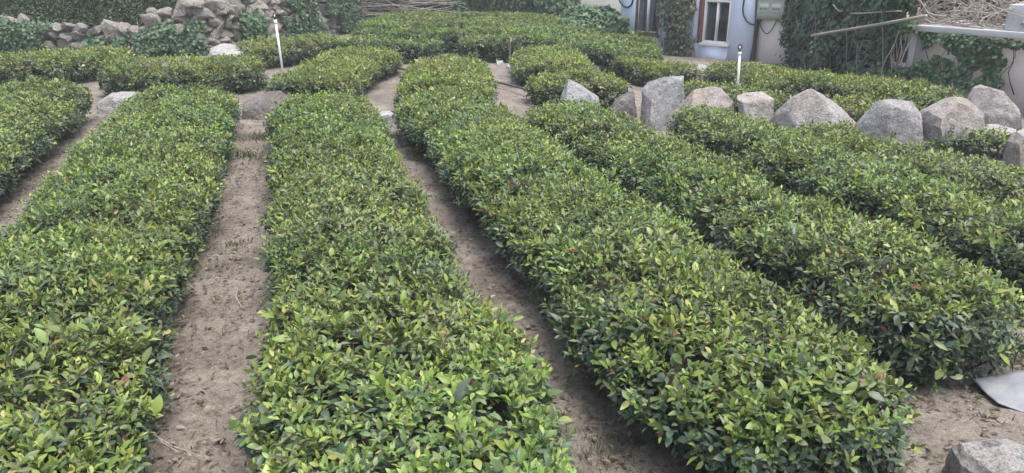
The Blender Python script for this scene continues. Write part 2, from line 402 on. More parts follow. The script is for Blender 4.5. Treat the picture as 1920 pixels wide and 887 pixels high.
def tea_hedge(label, pts, W, H, density, seed, group, lods=(4.2, 9.0), leaf=0.047, young=0.5, single=0, endr=0.55, sideyoung=0.07, hue=(1, 1, 1), lump=0.07, sq=False):
    rng = np.random.default_rng(seed)
    root = thing('tea_hedge', label, 'hedge', group, (float(pts[0][0]), float(pts[0][1]), float(terrain(pts[0][0], pts[0][1]))))
    o0 = np.array(root.location)
    P, N = hedge_surface(pts, W, H, endr, seed, lump, sq=sq)
    cam0 = np.array([0, 0, CAM_H])
    def wf(p, n):
        v = nrm(cam0 - p); f = np.sum(v * n, -1)
        gap = 0.25 + 0.95 * sstep(-0.6, 0.15, fbm(p[..., 0] * 7.5, p[..., 1] * 7.5, p[..., 2] * 7.5, seed + 70, 2))
        hz = (p[..., 2] - terrain(p[..., 0], p[..., 1])) / H
        return np.where(f > -0.15, 1.0, 0.35) * in_view(p) * gap * ((0.5 + 0.5 * sstep(0.08, 0.35, hz)) if single else 1.1)
    p, n = sample_surface(P, N, density / 5.0, rng, wf)
    ns = len(p)
    depth = np.abs(rng.normal(0, 0.04, ns)); stick = rng.random(ns) < (0.03 if sq else 0.13); depth = np.where(stick, -rng.uniform(0, 0.05, ns), depth)
    inner = (rng.random(ns) < 0.22) & ~stick; depth = np.where(inner, rng.uniform(0.05, 0.14, ns), depth)
    p = p - n * (depth - (0.008 if sq else 0.03) * fbm(p[:, 0] * 8.5, p[:, 1] * 8.5, p[:, 2] * 8.5, seed + 90, 2))[:, None]
    ax = nrm(n * 0.55 + np.array([0, 0, 0.62]) + rng.normal(0, 0.33, (ns, 3)))
    topness = np.clip(n[:, 2] * 1.3, 0, 1)
    patch = fbm(p[:, 0] * 1.6, p[:, 1] * 1.6, 0, seed + 40, 3) * 0.45
    py = np.clip((sideyoung + (young + 0.10 - sideyoung) * topness) + patch * 0.8 * topness - np.maximum(depth, 0) * 4.0 + stick * 0.3, 0.02, 0.97)  # flanks get older leaves: partly growth, partly flank shade put into the colour
    isy = rng.random(ns) < py
    K = 6
    a0 = rng.random(ns) * 6.283
    ref = nrm(np.cross(ax, np.array([0.3, 0.9, 0.1]))); ref2 = np.cross(ax, ref)
    LP, LD, LN, LL, LC, LK, LW, DE, SEL = [], [], [], [], [], [], [], [], []
    for k in range(K):
        az = a0 + k * 2.4 + rng.normal(0, 0.25, ns)
        el = np.radians(np.where(isy, 18 + 11 * k, 42 + 11 * k) + rng.normal(0, 11, ns))
        rad = np.cos(az)[:, None] * ref + np.sin(az)[:, None] * ref2
        d = nrm(ax * np.cos(el)[:, None] + rad * np.sin(el)[:, None] + rng.normal(0, 0.12, (ns, 3)))
        q = p + ax * (0.03 - 0.012 * k - rng.random(ns) * 0.008)[:, None] + rad * 0.004
        up = nrm(ax * np.sin(el)[:, None] - rad * np.cos(el)[:, None] + np.array([0, 0, 0.25]) + rng.normal(0, 0.22, (ns, 3)))
        Ln = leaf * np.where(isy, 0.72 + 0.10 * k, 0.75 + 0.10 * k) * np.exp(rng.normal(0, 0.24, ns))
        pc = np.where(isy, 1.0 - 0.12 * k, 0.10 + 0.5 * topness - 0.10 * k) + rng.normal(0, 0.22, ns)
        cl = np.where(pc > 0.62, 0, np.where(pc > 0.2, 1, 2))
        cl = np.where(rng.random(ns) < 0.008, 3, cl)
        LP.append(q); LD.append(d); LN.append(up); LL.append(Ln); LK.append(cl); LW.append(rng.uniform(0.8, 1.35, ns)); DE.append(depth)
    LP = np.vstack(LP); LD = np.vstack(LD); LN = np.vstack(LN); LL = np.concatenate(LL); LK = np.concatenate(LK); LW = np.concatenate(LW); DE = np.concatenate(DE)
    keep = LP[:, 2] > terrain(LP[:, 0], LP[:, 1]) + 0.015
    LP, LD, LN, LL, LK, LW, DE = [a[keep] for a in (LP, LD, LN, LL, LK, LW, DE)]
    nl = len(LP); qi = rng.integers(0, 4, nl); CU = rng.normal(-0.10, 0.16, nl)
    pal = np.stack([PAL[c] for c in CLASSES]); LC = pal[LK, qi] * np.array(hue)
    LC = LC * rng.uniform(0.82, 1.15, (nl, 1)) * (1 + rng.normal(0, 0.05, (nl, 3)))
    # older leaves of one patch tend to the same tone
    pt = 1 + 0.20 * fbm(LP[:, 0] * 1.7, LP[:, 1] * 1.7, LP[:, 2] * 1.7, seed + 60, 2); LC = LC * pt[:, None]; LC[:, 0] *= 1 + 0.09 * fbm(LP[:, 0] * 1.1, LP[:, 1] * 1.1, 0, seed + 65, 2); LC = np.clip(LC, 0.01, 0.5)
    D, S, Nn = leaf_axes(LD, LN)
    dist = np.linalg.norm(LP - cam0, axis=1)
    pick = np.zeros(nl, bool)
    if single:
        rel = LP - cam0; zz = rel[:, 1] * CP - rel[:, 2] * SP; uu = rel[:, 0] / zz * FOC; vv = (-rel[:, 1] * SP - rel[:, 2] * CP) / zz * FOC
        ok = (np.abs(uu) < 955) & (np.abs(vv) < 440) & (DE < 0.005) & (zz > 0.5)
        face = np.abs(np.sum(Nn * nrm(rel), 1))
        sc = np.where(ok, LL / dist * (0.25 + face), -1)
        idx = np.argsort(-sc)[:single]; idx = idx[sc[idx] > 0]; pick[idx] = True
        for i in idx:
            o = bpy.data.objects.new('leaf', LEAF_MESHES[(int(LK[i]), int(qi[i]))]); COL.objects.link(o); o.parent = root
            R = np.eye(4); R[:3, 0] = S[i] * LL[i] * LW[i]; R[:3, 1] = D[i] * LL[i]; R[:3, 2] = Nn[i] * LL[i]; R[:3, 3] = LP[i] - o0
            o.matrix_local = Matrix(R.tolist())
    parts = []; prev = 0.0
    for lod, lim in zip((0, 1, 2), (*lods, 1e9)):
        m = (dist >= prev) & (dist < lim) & ~pick; prev = lim
        if m.any():
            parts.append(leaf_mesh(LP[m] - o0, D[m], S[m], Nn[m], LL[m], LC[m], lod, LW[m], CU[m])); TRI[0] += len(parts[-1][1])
    if single:                                           # the green stems that carry the shoots
        md = np.linalg.norm(p - cam0, axis=1) < 6.5; q = (p - ax * 0.07)[md]; nm_ = int(md.sum())
        D2, S2, N2 = leaf_axes(ax[md] + rng.normal(0, 0.12, (nm_, 3)), rng.normal(0, 1, (nm_, 3)))
        cst = np.array([(0.10, 0.11, 0.05), (0.12, 0.085, 0.055), (0.085, 0.07, 0.05)])[rng.integers(0, 3, nm_)]
        parts.append(leaf_mesh(q - o0, D2, S2, N2, rng.uniform(0.09, 0.13, nm_), cst, 2, np.full(nm_, 0.085)))
    V, F, C = merge(parts)
    tag(obj('foliage', mesh_np('foliage', V, F, True, C), M_LEAF, root), kind='stuff')
    # dark shell stands for twigs and the shade between leaves; stems under the skirt
    core = grid_mesh(P - o0, 0.15, N, 'shade_core'); obj('shade_core', core, M_WOOD_SHADE, root)
    tb = TB(); pts_ = np.asarray(pts, float); seg = np.linalg.norm(np.diff(pts_, axis=0), axis=1); cum = np.concatenate([[0], np.cumsum(seg)])
    nst = int(cum[-1] * (34 if single else 9))
    for _ in range(nst):
        s_ = rng.uniform(0.1, cum[-1] - 0.1); c = np.array([np.interp(s_, cum, pts_[:, 0]), np.interp(s_, cum, pts_[:, 1])])
        i = min(np.searchsorted(cum, s_), len(seg)) - 1; t_ = (pts_[i + 1] - pts_[i]) / seg[i]; sd = np.array([t_[1], -t_[0]]); sg = rng.choice([-1, 1])
        a = c + sd * sg * W * rng.uniform(0.15, 0.32) + t_ * rng.normal(0, 0.05); b = c + sd * sg * W * rng.uniform(0.36, 0.5) + t_ * rng.normal(0, 0.14)
        z = float(terrain(a[0], a[1])); m_ = (a + b) / 2 + rng.normal(0, 0.02, 2)
        tb.tube(np.array([(*a, z - 0.02), (*m_, z + H * 0.22), (*b, z + H * rng.uniform(0.35, 0.6))]) - o0, [0.008, 0.006, 0.003], 3)
    if nst: tag(tb.build('stems', M_WOOD_SHADE, root, True), kind='stuff')
    return root

# ------------------------------------------------------------------ ground
def axis_pts(lo, hi, fine, coarse_lo, coarse_hi):
    mid = np.arange(lo, hi + 1e-6, fine)
    def grow(start, end):
        v = [start]; st = fine
        sgn = 1 if end > start else -1
        while (end - v[-1]) * sgn > 0:
            st = min(st * 1.12, 4.0); v.append(v[-1] + sgn * st)
        return np.array(v[1:])
    return np.concatenate([grow(lo, coarse_lo)[::-1], mid, grow(hi, coarse_hi)])
gx = axis_pts(-6.0, 6.5, 0.05, -70, 70); gy = axis_pts(1.2, 12.0, 0.05, -20, 110)
# the step behind the stone wall needs closer points
XX, YY = np.meshgrid(gx, gy, indexing='ij')
ZZ = terrain(XX, YY)
near = sstep(30, 14, np.hypot(XX, YY))
ZZ = ZZ + near * (0.022 * fbm(XX * 1.4, YY * 1.4, 0, 1, 3) + 0.012 * fbm(XX * 6, YY * 6, 0, 4, 2) + 0.006 * fbm(XX * 16, YY * 16, 0, 8, 1))
# trodden cross ridges in the paths
tt = XX * RD[0] + YY * RD[1]
ZZ = ZZ + near * 0.02 * np.maximum(0, fbm(tt * 5.5, (XX * RE[0] + YY * RE[1]) * 1.6, 0, 12, 2))
I = np.arange(XX.size).reshape(XX.shape)
F = np.stack([I[:-1, :-1], I[1:, :-1], I[1:, 1:], I[:-1, 1:]], -1).reshape(-1, 4)
gm = mesh_np('ground', np.stack([XX, YY, ZZ], -1).reshape(-1, 3), F, True)
tag(obj('ground', gm, M_SOIL), 'sandy brown soil paths between the tea rows', None, None, 'structure')

# ------------------------------------------------------------------ tea rows
FG = 'long tea rows of the front terrace'
R_ = lambda *lt: [row(L, t) for L, t in lt]
rowA = tea_hedge('dense tea row running down the left edge to the lower left corner', R_((-1.54, 1.4), (-1.52, 5), (-1.51, 9), (-1.54, 12.2)), 1.44, 0.57, 4000, 11, FG, single=294, young=0.48)
tea_hedge('wide tea row in the centre foreground running to the bottom edge', R_((0.38, 1.75), (0.38, 5), (0.39, 8), (0.42, 10.9)), 1.28, 0.57, 4000, 12, FG, single=300, young=0.45)
tea_hedge('long tea row right of centre with its rounded end at the lower right', R_((2.22, 2.15), (2.13, 3.6), (2.10, 5), (2.08, 8), (2.05, 10.9)), 1.30, 0.58, 4000, 13, FG, single=300, young=0.5, endr=0.75)
tea_hedge('tea row whose near end stops beside the metal sheet', R_((3.64, 2.85), (3.60, 5), (3.55, 7), (3.45, 9.6)), 1.02, 0.58, 3700, 14, FG, single=300, young=0.42, endr=0.45)
tea_hedge('tea row on the right starting in front of the tall grey boulder', R_((5.2, 3.3), (5.15, 5), (5.05, 7), (4.95, 8.6)), 0.92, 0.57, 3500, 15, FG, single=300, young=0.42)
tea_hedge('short outermost tea row on the right just below the boulders', R_((6.65, 3.6), (6.5, 5), (6.2, 6.3), (5.95, 7.7)), 0.80, 0.48, 3200, 16, FG, single=300, young=0.4)
tea_hedge('tea row at the left edge with its rounded far end near a grey stone', R_((-3.6, 4.2), (-3.58, 8), (-3.62, 13.2)), 1.46, 0.58, 3500, 17, FG, single=300, young=0.42)
g_ = GT(1845, 300)
tea_hedge('small tea bush growing under the pale stone at the right', [(g_[0] - 0.42, g_[1] + 0.42), (g_[0] + 0.42, g_[1] + 0.15)], 0.55, 0.30, 2300, 18, None, endr=0.3, young=0.35)

def GP(*pp): return [tuple(GT(*p)[:2]) for p in pp]
MG = 'tea rows of the middle terrace'
mid = dict(lods=(0, 0), leaf=0.052, lump=0.05, sideyoung=0.06, hue=(1.1, 1.02, 0.9))  # hardly any young leaves on the sides, so shaded faces are coloured darker
tea_hedge('tea hedge at the far left below the stone wall', [(-12.6, 14.6), (-10, 15.0), (-8.0, 16.1)], 1.35, 0.56, 2100, 21, MG, young=0.62, **mid)
tea_hedge('tea hedge in front of the rounded boulder on the left', [(-7.45, 13.75), (-6.2, 14.2), (-4.75, 14.6)], 1.25, 0.56, 2100, 22, MG, young=0.62, **mid)
tea_hedge('short tea hedge behind the left white pipe', [(-6.1, 17.1), (-5.2, 18.3), (-4.5, 19.3)], 1.2, 0.54, 1900, 23, MG, young=0.55, **mid)
tea_hedge('tea hedge right of the left white pipe, left of the path', [(-3.35, 12.2), (-3.3, 14.5), (-3.1, 16.9)], 1.5, 0.54, 2100, 24, MG, young=0.72, **mid)
tea_hedge('central middle hedge between the two bare paths', [(-1.05, 11.4), (-1.15, 13.3), (-1.2, 15.4)], 1.5, 0.52, 2200, 25, MG, young=0.72, **mid)
tea_hedge('tea hedge behind the triangular grey boulder', [(1.10, 12.2), (1.22, 13.6)], 1.7, 0.50, 2100, 26, MG, young=0.6, **mid)
tea_hedge('tea hedge right of the narrow path, before the back rows', [(0.86, 14.3), (0.78, 17.1)], 1.55, 0.54, 2100, 27, MG, young=0.7, **mid)
tea_hedge('tea hedge right behind the tall grey boulder', GP((1152, 152), (1220, 160), (1290, 174)), 1.15, 0.52, 2100, 28, MG, young=0.55, **mid)
tea_hedge('tea hedge crossed by the right white pipe', GP((1338, 158), (1430, 174), (1525, 206)), 1.3, 0.52, 2100, 29, MG, young=0.55, **mid)
tea_hedge('low tea hedge close behind the tan and the blocky boulder', GP((1278, 204), (1380, 216), (1470, 236)), 0.8, 0.44, 2100, 37, MG, young=0.5, **mid)
tea_hedge('low tea hedge showing between the peaked and the domed boulder', GP((1540, 232), (1640, 252), (1720, 268)), 0.7, 0.42, 2100, 38, MG, young=0.5, **mid)
tea_hedge('tea hedge along the foot of the ivy, behind the boulders', GP((1515, 184), (1600, 200), (1690, 226), (1760, 244)), 1.1, 0.52, 2100, 30, MG, young=0.5, **mid)

BG = 'tea rows of the back field'
bk = dict(lods=(0, 0), leaf=0.06, lump=0.025, hue=(0.95, 1.0, 0.85), sideyoung=0.0, sq=True)  # sides without young shoots: the shade of the faces is in the leaf colours
tea_hedge('short back hedge ending left of the central path', [(-4.5, 18.6), (-3.0, 18.2), (-1.6, 18.1)], 0.8, 0.56, 1150, 31, BG, young=0.45, **bk)
for i, (xa, ya, xm, ym, xb, yb, lab) in enumerate([
        (-1.30, 18.35, 1.2, 18.6, 3.6, 18.2, 'nearest full row of the back tea field, dark front face'),
        (-4.2, 20.05, 0.5, 20.4, 3.95, 19.9, 'second row of the back tea field'),
        (-4.4, 21.85, 0.3, 22.25, 4.1, 21.6, 'third row of the back tea field'),
        (-4.5, 23.7, 0.2, 24.1, 4.0, 23.4, 'fourth row of the back tea field'),
        (-4.4, 25.6, -0.6, 25.9, 3.0, 25.3, 'last row of the back tea field, at the ivy wall foot')]):
    tea_hedge(lab, [(xa, ya), (xm, ym), (xb, yb)], 0.82, 0.60, 1700, 32 + i, BG, young=0.5, **bk)

# ------------------------------------------------------------------ rocks
def rock_mesh(name, hull, seed, cuts=5, rough=0.035, soft=0):
    bm = bmesh.new(); rr = random.Random(seed * 17 + 3); H_ = [Vector(p) for p in hull]; cen = sum(H_, Vector()) / len(H_)
    for _ in range(6):                                   # broken faces
        n = Vector((rr.gauss(0, 0.8), -abs(rr.gauss(0.7, 0.5)), rr.gauss(0.35, 0.6))).normalized(); t = max((p - cen).dot(n) for p in H_) * rr.uniform(0.62, 0.9)
        H_ = [p - n * max(0.0, (p - cen).dot(n) - t) for p in H_]
    hull = [tuple(p) for p in H_]
    for p in hull: bm.verts.new(p)
    bmesh.ops.remove_doubles(bm, verts=bm.verts, dist=1e-4)
    r = bmesh.ops.convex_hull(bm, input=bm.verts)
    bmesh.ops.delete(bm, geom=[v for v in bm.verts if not v.link_faces], context='VERTS')
    bmesh.ops.triangulate(bm, faces=bm.faces)
    size = max((max(p[i] for p in hull) - min(p[i] for p in hull)) for i in range(3))
    for _ in range(cuts):
        lim = size * 0.045
        es = [e for e in bm.edges if e.calc_length() > lim]
        if not es or len(bm.faces) > 5000: break
        bmesh.ops.subdivide_edges(bm, edges=es, cuts=1); bmesh.ops.triangulate(bm, faces=[f for f in bm.faces if len(f.verts) > 3])
    for _ in range(soft): bmesh.ops.smooth_vert(bm, verts=bm.verts, factor=0.3, use_axis_x=True, use_axis_y=True, use_axis_z=True)
    bm.normal_update()
    off = Vector((seed * 3.7, seed * 1.3, seed * 2.1))
    for v in bm.verts:
        q = v.co / size
        n1 = mnoise.fractal(q * 3.0 + off, 1.0, 2.0, 4); n2 = mnoise.noise(q * 13 + off)
        rid = abs(mnoise.noise(q * 5.0 + off * 2))
        v.co += v.normal * size * (rough * n1 + rough * 0.5 * n2 - rough * 0.9 * max(0, 0.18 - rid) * 4 * 0.6)
    me = bm_mesh(name, bm, True); me.set_sharp_from_angle(angle=math.radians(24)); return me
def boulder(label, outline, base_py, m, seed, depth=0.8, tilt=0.0, name='boulder', z=None, group=None, rough=0.016, sc_f=0.80, soft=0):
    rr = random.Random(seed)
    xs = [p[0] for p in outline]; cxp = sum(xs) / len(xs)
    base = GT(cxp, base_py) if z is None else G(cxp, base_py, z)
    yb = base[1]; pts = [on_y(px, py, yb) for px, py in outline]
    cx = np.mean([p[0] for p in pts]); cz = np.mean([p[2] for p in pts])
    wd = max(p[0] for p in pts) - min(p[0] for p in pts); dp = depth * wd
    zmin = min(p[2] for p in pts); zmax = max(p[2] for p in pts)
    hull = []; ht = zmax - zmin
    fa, fb, ba, bb_ = rr.uniform(-.45, .45), rr.uniform(-.1, .5), rr.uniform(-.3, .3), rr.uniform(-.4, .1)
    for p in pts:
        dx, dz = (p[0] - cx) * 1.12, (p[2] - cz) * 1.12
        bz = -0.12 if p[2] < zmin + 0.25 * (zmax - zmin) else 0
        hull.append((dx, 0, cz + dz - base[2] + bz))
        k1, k2 = sc_f * rr.uniform(.92, 1.06), 0.78 * rr.uniform(.9, 1.1)
        hull.append((dx * k1, -dp * (0.42 + fa * dx / wd - fb * dz / ht), cz + dz * k1 - base[2] + bz * 1.8))
        hull.append((dx * k2, dp * (0.45 + ba * dx / wd + bb_ * dz / ht), cz + dz * k2 - base[2] + bz * 1.8))
    o = obj(name, rock_mesh(name, hull, seed, rough=rough, soft=soft), m)
    o.location = (float(cx), float(yb), float(base[2]))
    return tag(o, label, 'rock' if name == 'boulder' else 'stone', group)
GB = 'boulders along the terrace edge'
boulder('pale grey triangular boulder with a pointed top', [(1050, 196), (1060, 168), (1068, 152), (1085, 156), (1107, 168), (1130, 187), (1128, 226), (1052, 226)], 226, M_GRANITE, 1, 0.7, group=GB)
boulder('small dark brown wedge boulder leaning on the tall grey one', [(1140, 205), (1158, 181), (1192, 169), (1198, 190), (1203, 226), (1188, 238), (1148, 232)], 236, M_MAUVE, 2, 0.8, group=GB)
boulder('tall square topped grey boulder', [(1199, 168), (1214, 151), (1246, 144), (1278, 147), (1279, 200), (1270, 236), (1230, 242), (1205, 238)], 241, M_GRANITE, 3, 0.75, group=GB, sc_f=.82)
boulder('tan boulder with sloping left shoulder beside the tall grey one', [(1280, 200), (1305, 172), (1343, 158), (1361, 164), (1371, 192), (1374, 236), (1288, 238)], 240, M_TAN, 4, 0.8, group=GB)
boulder('upright blocky grey boulder just right of the white pipe', [(1387, 180), (1400, 168), (1441, 165), (1450, 186), (1450, 230), (1438, 250), (1395, 246)], 248, M_GRANITE_W, 5, 0.7, group=GB, sc_f=.82)
boulder('wide peaked tan boulder in the middle of the boulder line', [(1452, 236), (1472, 208), (1497, 184), (1522, 171), (1542, 181), (1580, 197), (1605, 226), (1611, 262), (1560, 268), (1462, 262)], 266, M_GRANITE_W, 6, 0.6, group=GB)
boulder('large domed grey boulder', [(1612, 245), (1634, 211), (1650, 190), (1670, 184), (1706, 193), (1726, 211), (1735, 238), (1737, 282), (1620, 280)], 281, M_GRANITE, 7, 0.65, group=GB, sc_f=.8)
boulder('boulder with dark undercut face, right of the domed one', [(1731, 228), (1744, 211), (1790, 186), (1816, 193), (1839, 216), (1841, 252), (1805, 280), (1738, 280)], 280, M_GRANITE_W, 8, 0.7, group=GB)
boulder('tall pointed boulder against the shed wall at the right', [(1822, 208), (1841, 162), (1860, 160), (1883, 172), (1906, 206), (1917, 258), (1835, 262)], 262, M_GRANITE_W, 9, 0.7, group=GB)
boulder('small pale grey stone in front of the pointed boulder', [(1833, 238), (1858, 228), (1880, 231), (1901, 243), (1884, 274), (1836, 272)], 274, M_PALE, 10, 0.8, group=GB)
boulder('tan rounded boulder cut by the right edge of the photo', [(1894, 266), (1908, 249), (1938, 242), (1958, 268), (1950, 318), (1898, 315)], 316, M_GRANITE_W, 11, 0.9, group=GB)
boulder('light angular rock lying in the lower right corner', [(1800, 872), (1822, 857), (1876, 850), (1930, 854), (1960, 872), (1955, 945), (1816, 938)], 930, M_PALE, 12, 0.9, rough=0.02)
boulder('flat topped pinkish rock at the far end of the left path', [(452, 216), (462, 192), (490, 176), (515, 174), (543, 188), (548, 216)], 216, M_MAUVE, 13, 0.9)
boulder('grey rock between the two leftmost rows', [(184, 206), (192, 188), (210, 176), (246, 177), (262, 200), (258, 214), (190, 214)], 214, M_GRANITE, 14, 0.9)
boulder('rounded pale boulder half hidden behind the left hedge', [(388, 112), (396, 90), (412, 82), (436, 84), (462, 90), (478, 106), (480, 122), (390, 122)], 128, M_PALE, 15, 0.9, z=0.0)
boulder('low stone at the end of the centre row by the path', [(702, 222), (712, 210), (728, 209), (748, 218), (763, 228), (760, 238), (705, 238)], 238, M_PALE, 16, 0.8)
boulder('low stone at the near end of the right narrow path', [(978, 238), (984, 227), (1006, 226), (1012, 236), (1008, 241)], 240, M_PALE, 17, 0.9, name='border_stone')
for i, (ol, by, lab) in enumerate([
        ([(771, 124), (776, 112), (795, 110), (803, 118), (800, 126)], 125, 'white border stone at the far end of the left bare path'),
        ([(926, 124), (930, 114), (945, 114), (948, 122)], 123, 'white border stone beside the back hedge, left of two'),
        ([(946, 132), (950, 122), (964, 122), (968, 131)], 131, 'white border stone at the far end of the right narrow path'),
        ([(1111, 134), (1114, 122), (1126, 122), (1129, 134)], 134, 'upright white stone between two middle hedges'),
        ([(1243, 132), (1246, 123), (1264, 122), (1267, 132)], 132, 'flat white stone at the right end of the back rows')]):
    boulder(lab, ol, by, M_PALE, 30 + i, 0.9, name='border_stone', group='pale stones edging the back field')
boulder('flat slab of stone at the foot of the blue house', [(1284, 140), (1296, 128), (1318, 122), (1335, 130), (1335, 142)], 141, M_PALE, 36, 1.0)
boulder('low broad rock mound below the meter box', [(1372, 140), (1395, 124), (1425, 119), (1455, 128), (1470, 142)], 142, M_GRANITE_W, 37, 0.9)

# ------------------------------------------------------------------ dry stone wall on the left
rngw = np.random.default_rng(5)
STONES = []
for k in range(10):
    rr = random.Random(500 + k); hull = []
    for _ in range(22):
        v = Vector((rr.gauss(0, 1), rr.gauss(0, 1), rr.gauss(0, 1))).normalized()
        hull.append((v.x * 0.6 * rr.uniform(.85, 1.1), v.y * 0.55 * rr.uniform(.85, 1.1), v.z * 0.52 * rr.uniform(.8, 1.1)))
    me = rock_mesh('stone', hull, 60 + k, cuts=2, rough=0.04, soft=0); me.materials.append(M_WALLSTONE); STONES.append(me)
wl = np.array(WALL_LINE[:6]); wseg = np.linalg.norm(np.diff(wl, axis=0), axis=1); wc = np.concatenate([[0], np.cumsum(wseg)])
def wall_at(s):
    p = np.array([np.interp(s, wc, wl[:, 0]), np.interp(s, wc, wl[:, 1])])
    i = int(np.clip(np.searchsorted(wc, s) - 1, 0, len(wseg) - 1)); t = (wl[i + 1] - wl[i]) / wseg[i]
    return p, t, np.array([t[1], -t[0]])
def wall_h(s): return 0.78 + 0.42 * float(sstep(7.2, 9.6, s)) + 0.35 * float(sstep(10.5, 15.0, s)) + 0.14 * float(vnoise(s * 0.9, s * 0 + 2.0, 0, 3))
wroot = thing('dry_stone_wall', 'rough dry stone wall partly overgrown with ivy on the left', 'wall', None, (wl[1][0], wl[1][1], 0))
wo = np.array(wroot.location)
nst = 0; s = 0.0
for course in range(9):
    s = 1.5 + rngw.uniform(0, 0.3); z0 = course * 0.19
    while s < wc[5] - 0.2:
        wd = rngw.uniform(0.22, 0.5); h = wall_h(s)
        if z0 < h:
            p, t, nn = wall_at(s + wd / 2); top = z0 + 0.19 > h
            sx, sy, sz = wd * rngw.uniform(1.15, 1.4), rngw.uniform(0.36, 0.5), rngw.uniform(0.26, 0.34) * (1.3 if top and rngw.random() < .4 else 1)
            o = obj('stone', STONES[rngw.integers(0, 10)], None, wroot); nst += 1
            a = math.atan2(t[1], t[0]) + rngw.normal(0, 0.12)
            q = p + nn * (0.05 * (1 - z0) + rngw.normal(0, 0.05))
            o.location = (q[0] - wo[0], q[1] - wo[1], z0 + 0.10 + rngw.normal(0, 0.02) - wo[2])
            o.rotation_euler = (rngw.normal(0, 0.3), rngw.normal(0, 0.25), a); o.scale = (sx, sy, sz * (1 + 0.1 * rngw.random()))
        s += wd
tbw = TB()                                             # earth packed behind the stones
for i in range(1, 5):
    p, q = wl[i], wl[i + 1]; t = (q - p) / np.linalg.norm(q - p); nn = np.array([-t[1], t[0]])
    tbw.box((*(p + nn * 0.14), 0), (*t, 0), (*nn, 0), (0, 0, 1), (-0.1, 0, -0.2), (np.linalg.norm(q - p) + 0.1, 0.5, 0.6 if i < 3 else 1.15))
fx = tbw.build('earth_fill', M_SOIL, wroot); fx.location = -wo

# ------------------------------------------------------------------ leaves that climb and trail
IVYC = np.array([(0.045, 0.088, 0.042), (0.06, 0.11, 0.05), (0.075, 0.13, 0.06), (0.052, 0.095, 0.056), (0.10, 0.15, 0.065)])
def foliage_on(P, N, size, rng, parent, name='foliage', cols=IVYC, lod='ivy', spread=0.06, hang=0.7, lum=None):
    n = len(P)
    if n == 0: return None
    Q = P + N * (np.abs(rng.normal(0, spread, n)))[:, None]
    D = nrm(np.array([0, 0, -hang]) + N * 0.45 + rng.normal(0, 0.35, (n, 3)))
    U = nrm(N + np.array([0, 0, 0.5]) + rng.normal(0, 0.35, (n, 3)))
    D, S, Nn = leaf_axes(D, U); L = size * rng.uniform(0.6, 1.3, n)
    C = cols[rng.integers(0, len(cols), n)] * rng.uniform(0.75, 1.25, (n, 1))
    C = C * (1 + 0.25 * fbm(P[:, 0] * 1.3, P[:, 1] * 1.3, P[:, 2] * 1.3, 77, 2))[:, None]
    V, F, C = leaf_mesh(Q - np.array(parent.location), D, S, Nn, L, np.clip(C, 0.008, 0.4), lod)
    TRI[0] += len(F)
    return tag(obj(name, mesh_np(name, V, F, True, C), M_IVY, parent), kind='stuff')
def vines(parent, paths, r0, name='stems', m=None):
    tb = TB()
    for P in paths: tb.tube(np.asarray(P) - np.array(parent.location), np.linspace(r0, r0 * 0.4, len(P)), 4)
    return tag(tb.build(name, m or M_WOOD_SHADE, parent, True), kind='stuff')
def wall_ivy(label, s0, s1, seed, dens, zlo=0.0, topover=0.12, thr=-0.05, drop=1.0):
    rng = np.random.default_rng(seed); pm, tm, nm = wall_at((s0 + s1) / 2)
    root = thing('ivy', label, 'ivy', 'ivy patches on the stone wall', (pm[0], pm[1], 0))
    n = int((s1 - s0) * 1.4 * dens); S_ = rng.uniform(s0, s1, n); H_ = rng.random(n)
    P = []; N = []
    for s_, h_ in zip(S_, H_):
        h = wall_h(s_) + topover; z = h * h_
        e = min(s_ - s0, s1 - s_) / (s1 - s0)
        if vnoise(s_ * 2.1, z * 2.4, 0, seed) + e * 2.2 - 0.35 + (0.25 * (1 - h_) * drop) < thr: continue
        p, t, nn = wall_at(s_); f = 0.27 if z < h - 0.15 else rng.uniform(-0.2, 0.27)
        P.append((*(p + nn * (f + 0.10 * (1 - h_) + 0.05 * vnoise(s_ * 3, z * 3, 0, seed + 1))), z)); N.append((*nn, 0.3))
    P = np.array(P); N = nrm(np.array(N))
    foliage_on(P, N, 0.085, rng, root, spread=0.07)
    st = []
    for _ in range(10):
        s_ = rng.uniform(s0 + .2, s1 - .2); p, t, nn = wall_at(s_); q = p + nn * 0.26
        st.append([(*(q + t * rng.normal(0, .1)), 0.0), (*(q + t * rng.normal(0, .15)), 0.4), (*(q + t * rng.normal(0, .2)), wall_h(s_))])
    vines(root, st, 0.012)
def s_of(px):                                           # distance along the wall seen at a pixel column
    best = min(np.linspace(0, wc[5], 600), key=lambda s_: abs(wall_at(s_)[0][0] / ((wall_at(s_)[0][1]) * CP + (CAM_H - 0.5) * SP) * FOC + 960 - px)); return float(best)
wall_ivy('dark ivy hanging over the leftmost part of the stone wall', s_of(-60), s_of(112), 81, 900)
wall_ivy('ivy sheet on the stone wall behind the far left hedge', s_of(165), s_of(330), 82, 950, topover=-0.22)
wall_ivy('thin ivy veil over the stones above the left hedge', s_of(320), s_of(405), 86, 420, thr=0.1, topover=-0.3)
wall_ivy('narrow ivy strip trailing down the stone wall above the rounded boulder', s_of(400), s_of(480), 83, 750, topover=-0.15)
wall_ivy('ivy curtain on the stone wall right of the white pipe', s_of(515), s_of(585), 84, 750)
wall_ivy('ivy on the far end of the stone wall beside the brush pile', s_of(600), s_of(668), 85, 700, topover=0.4)

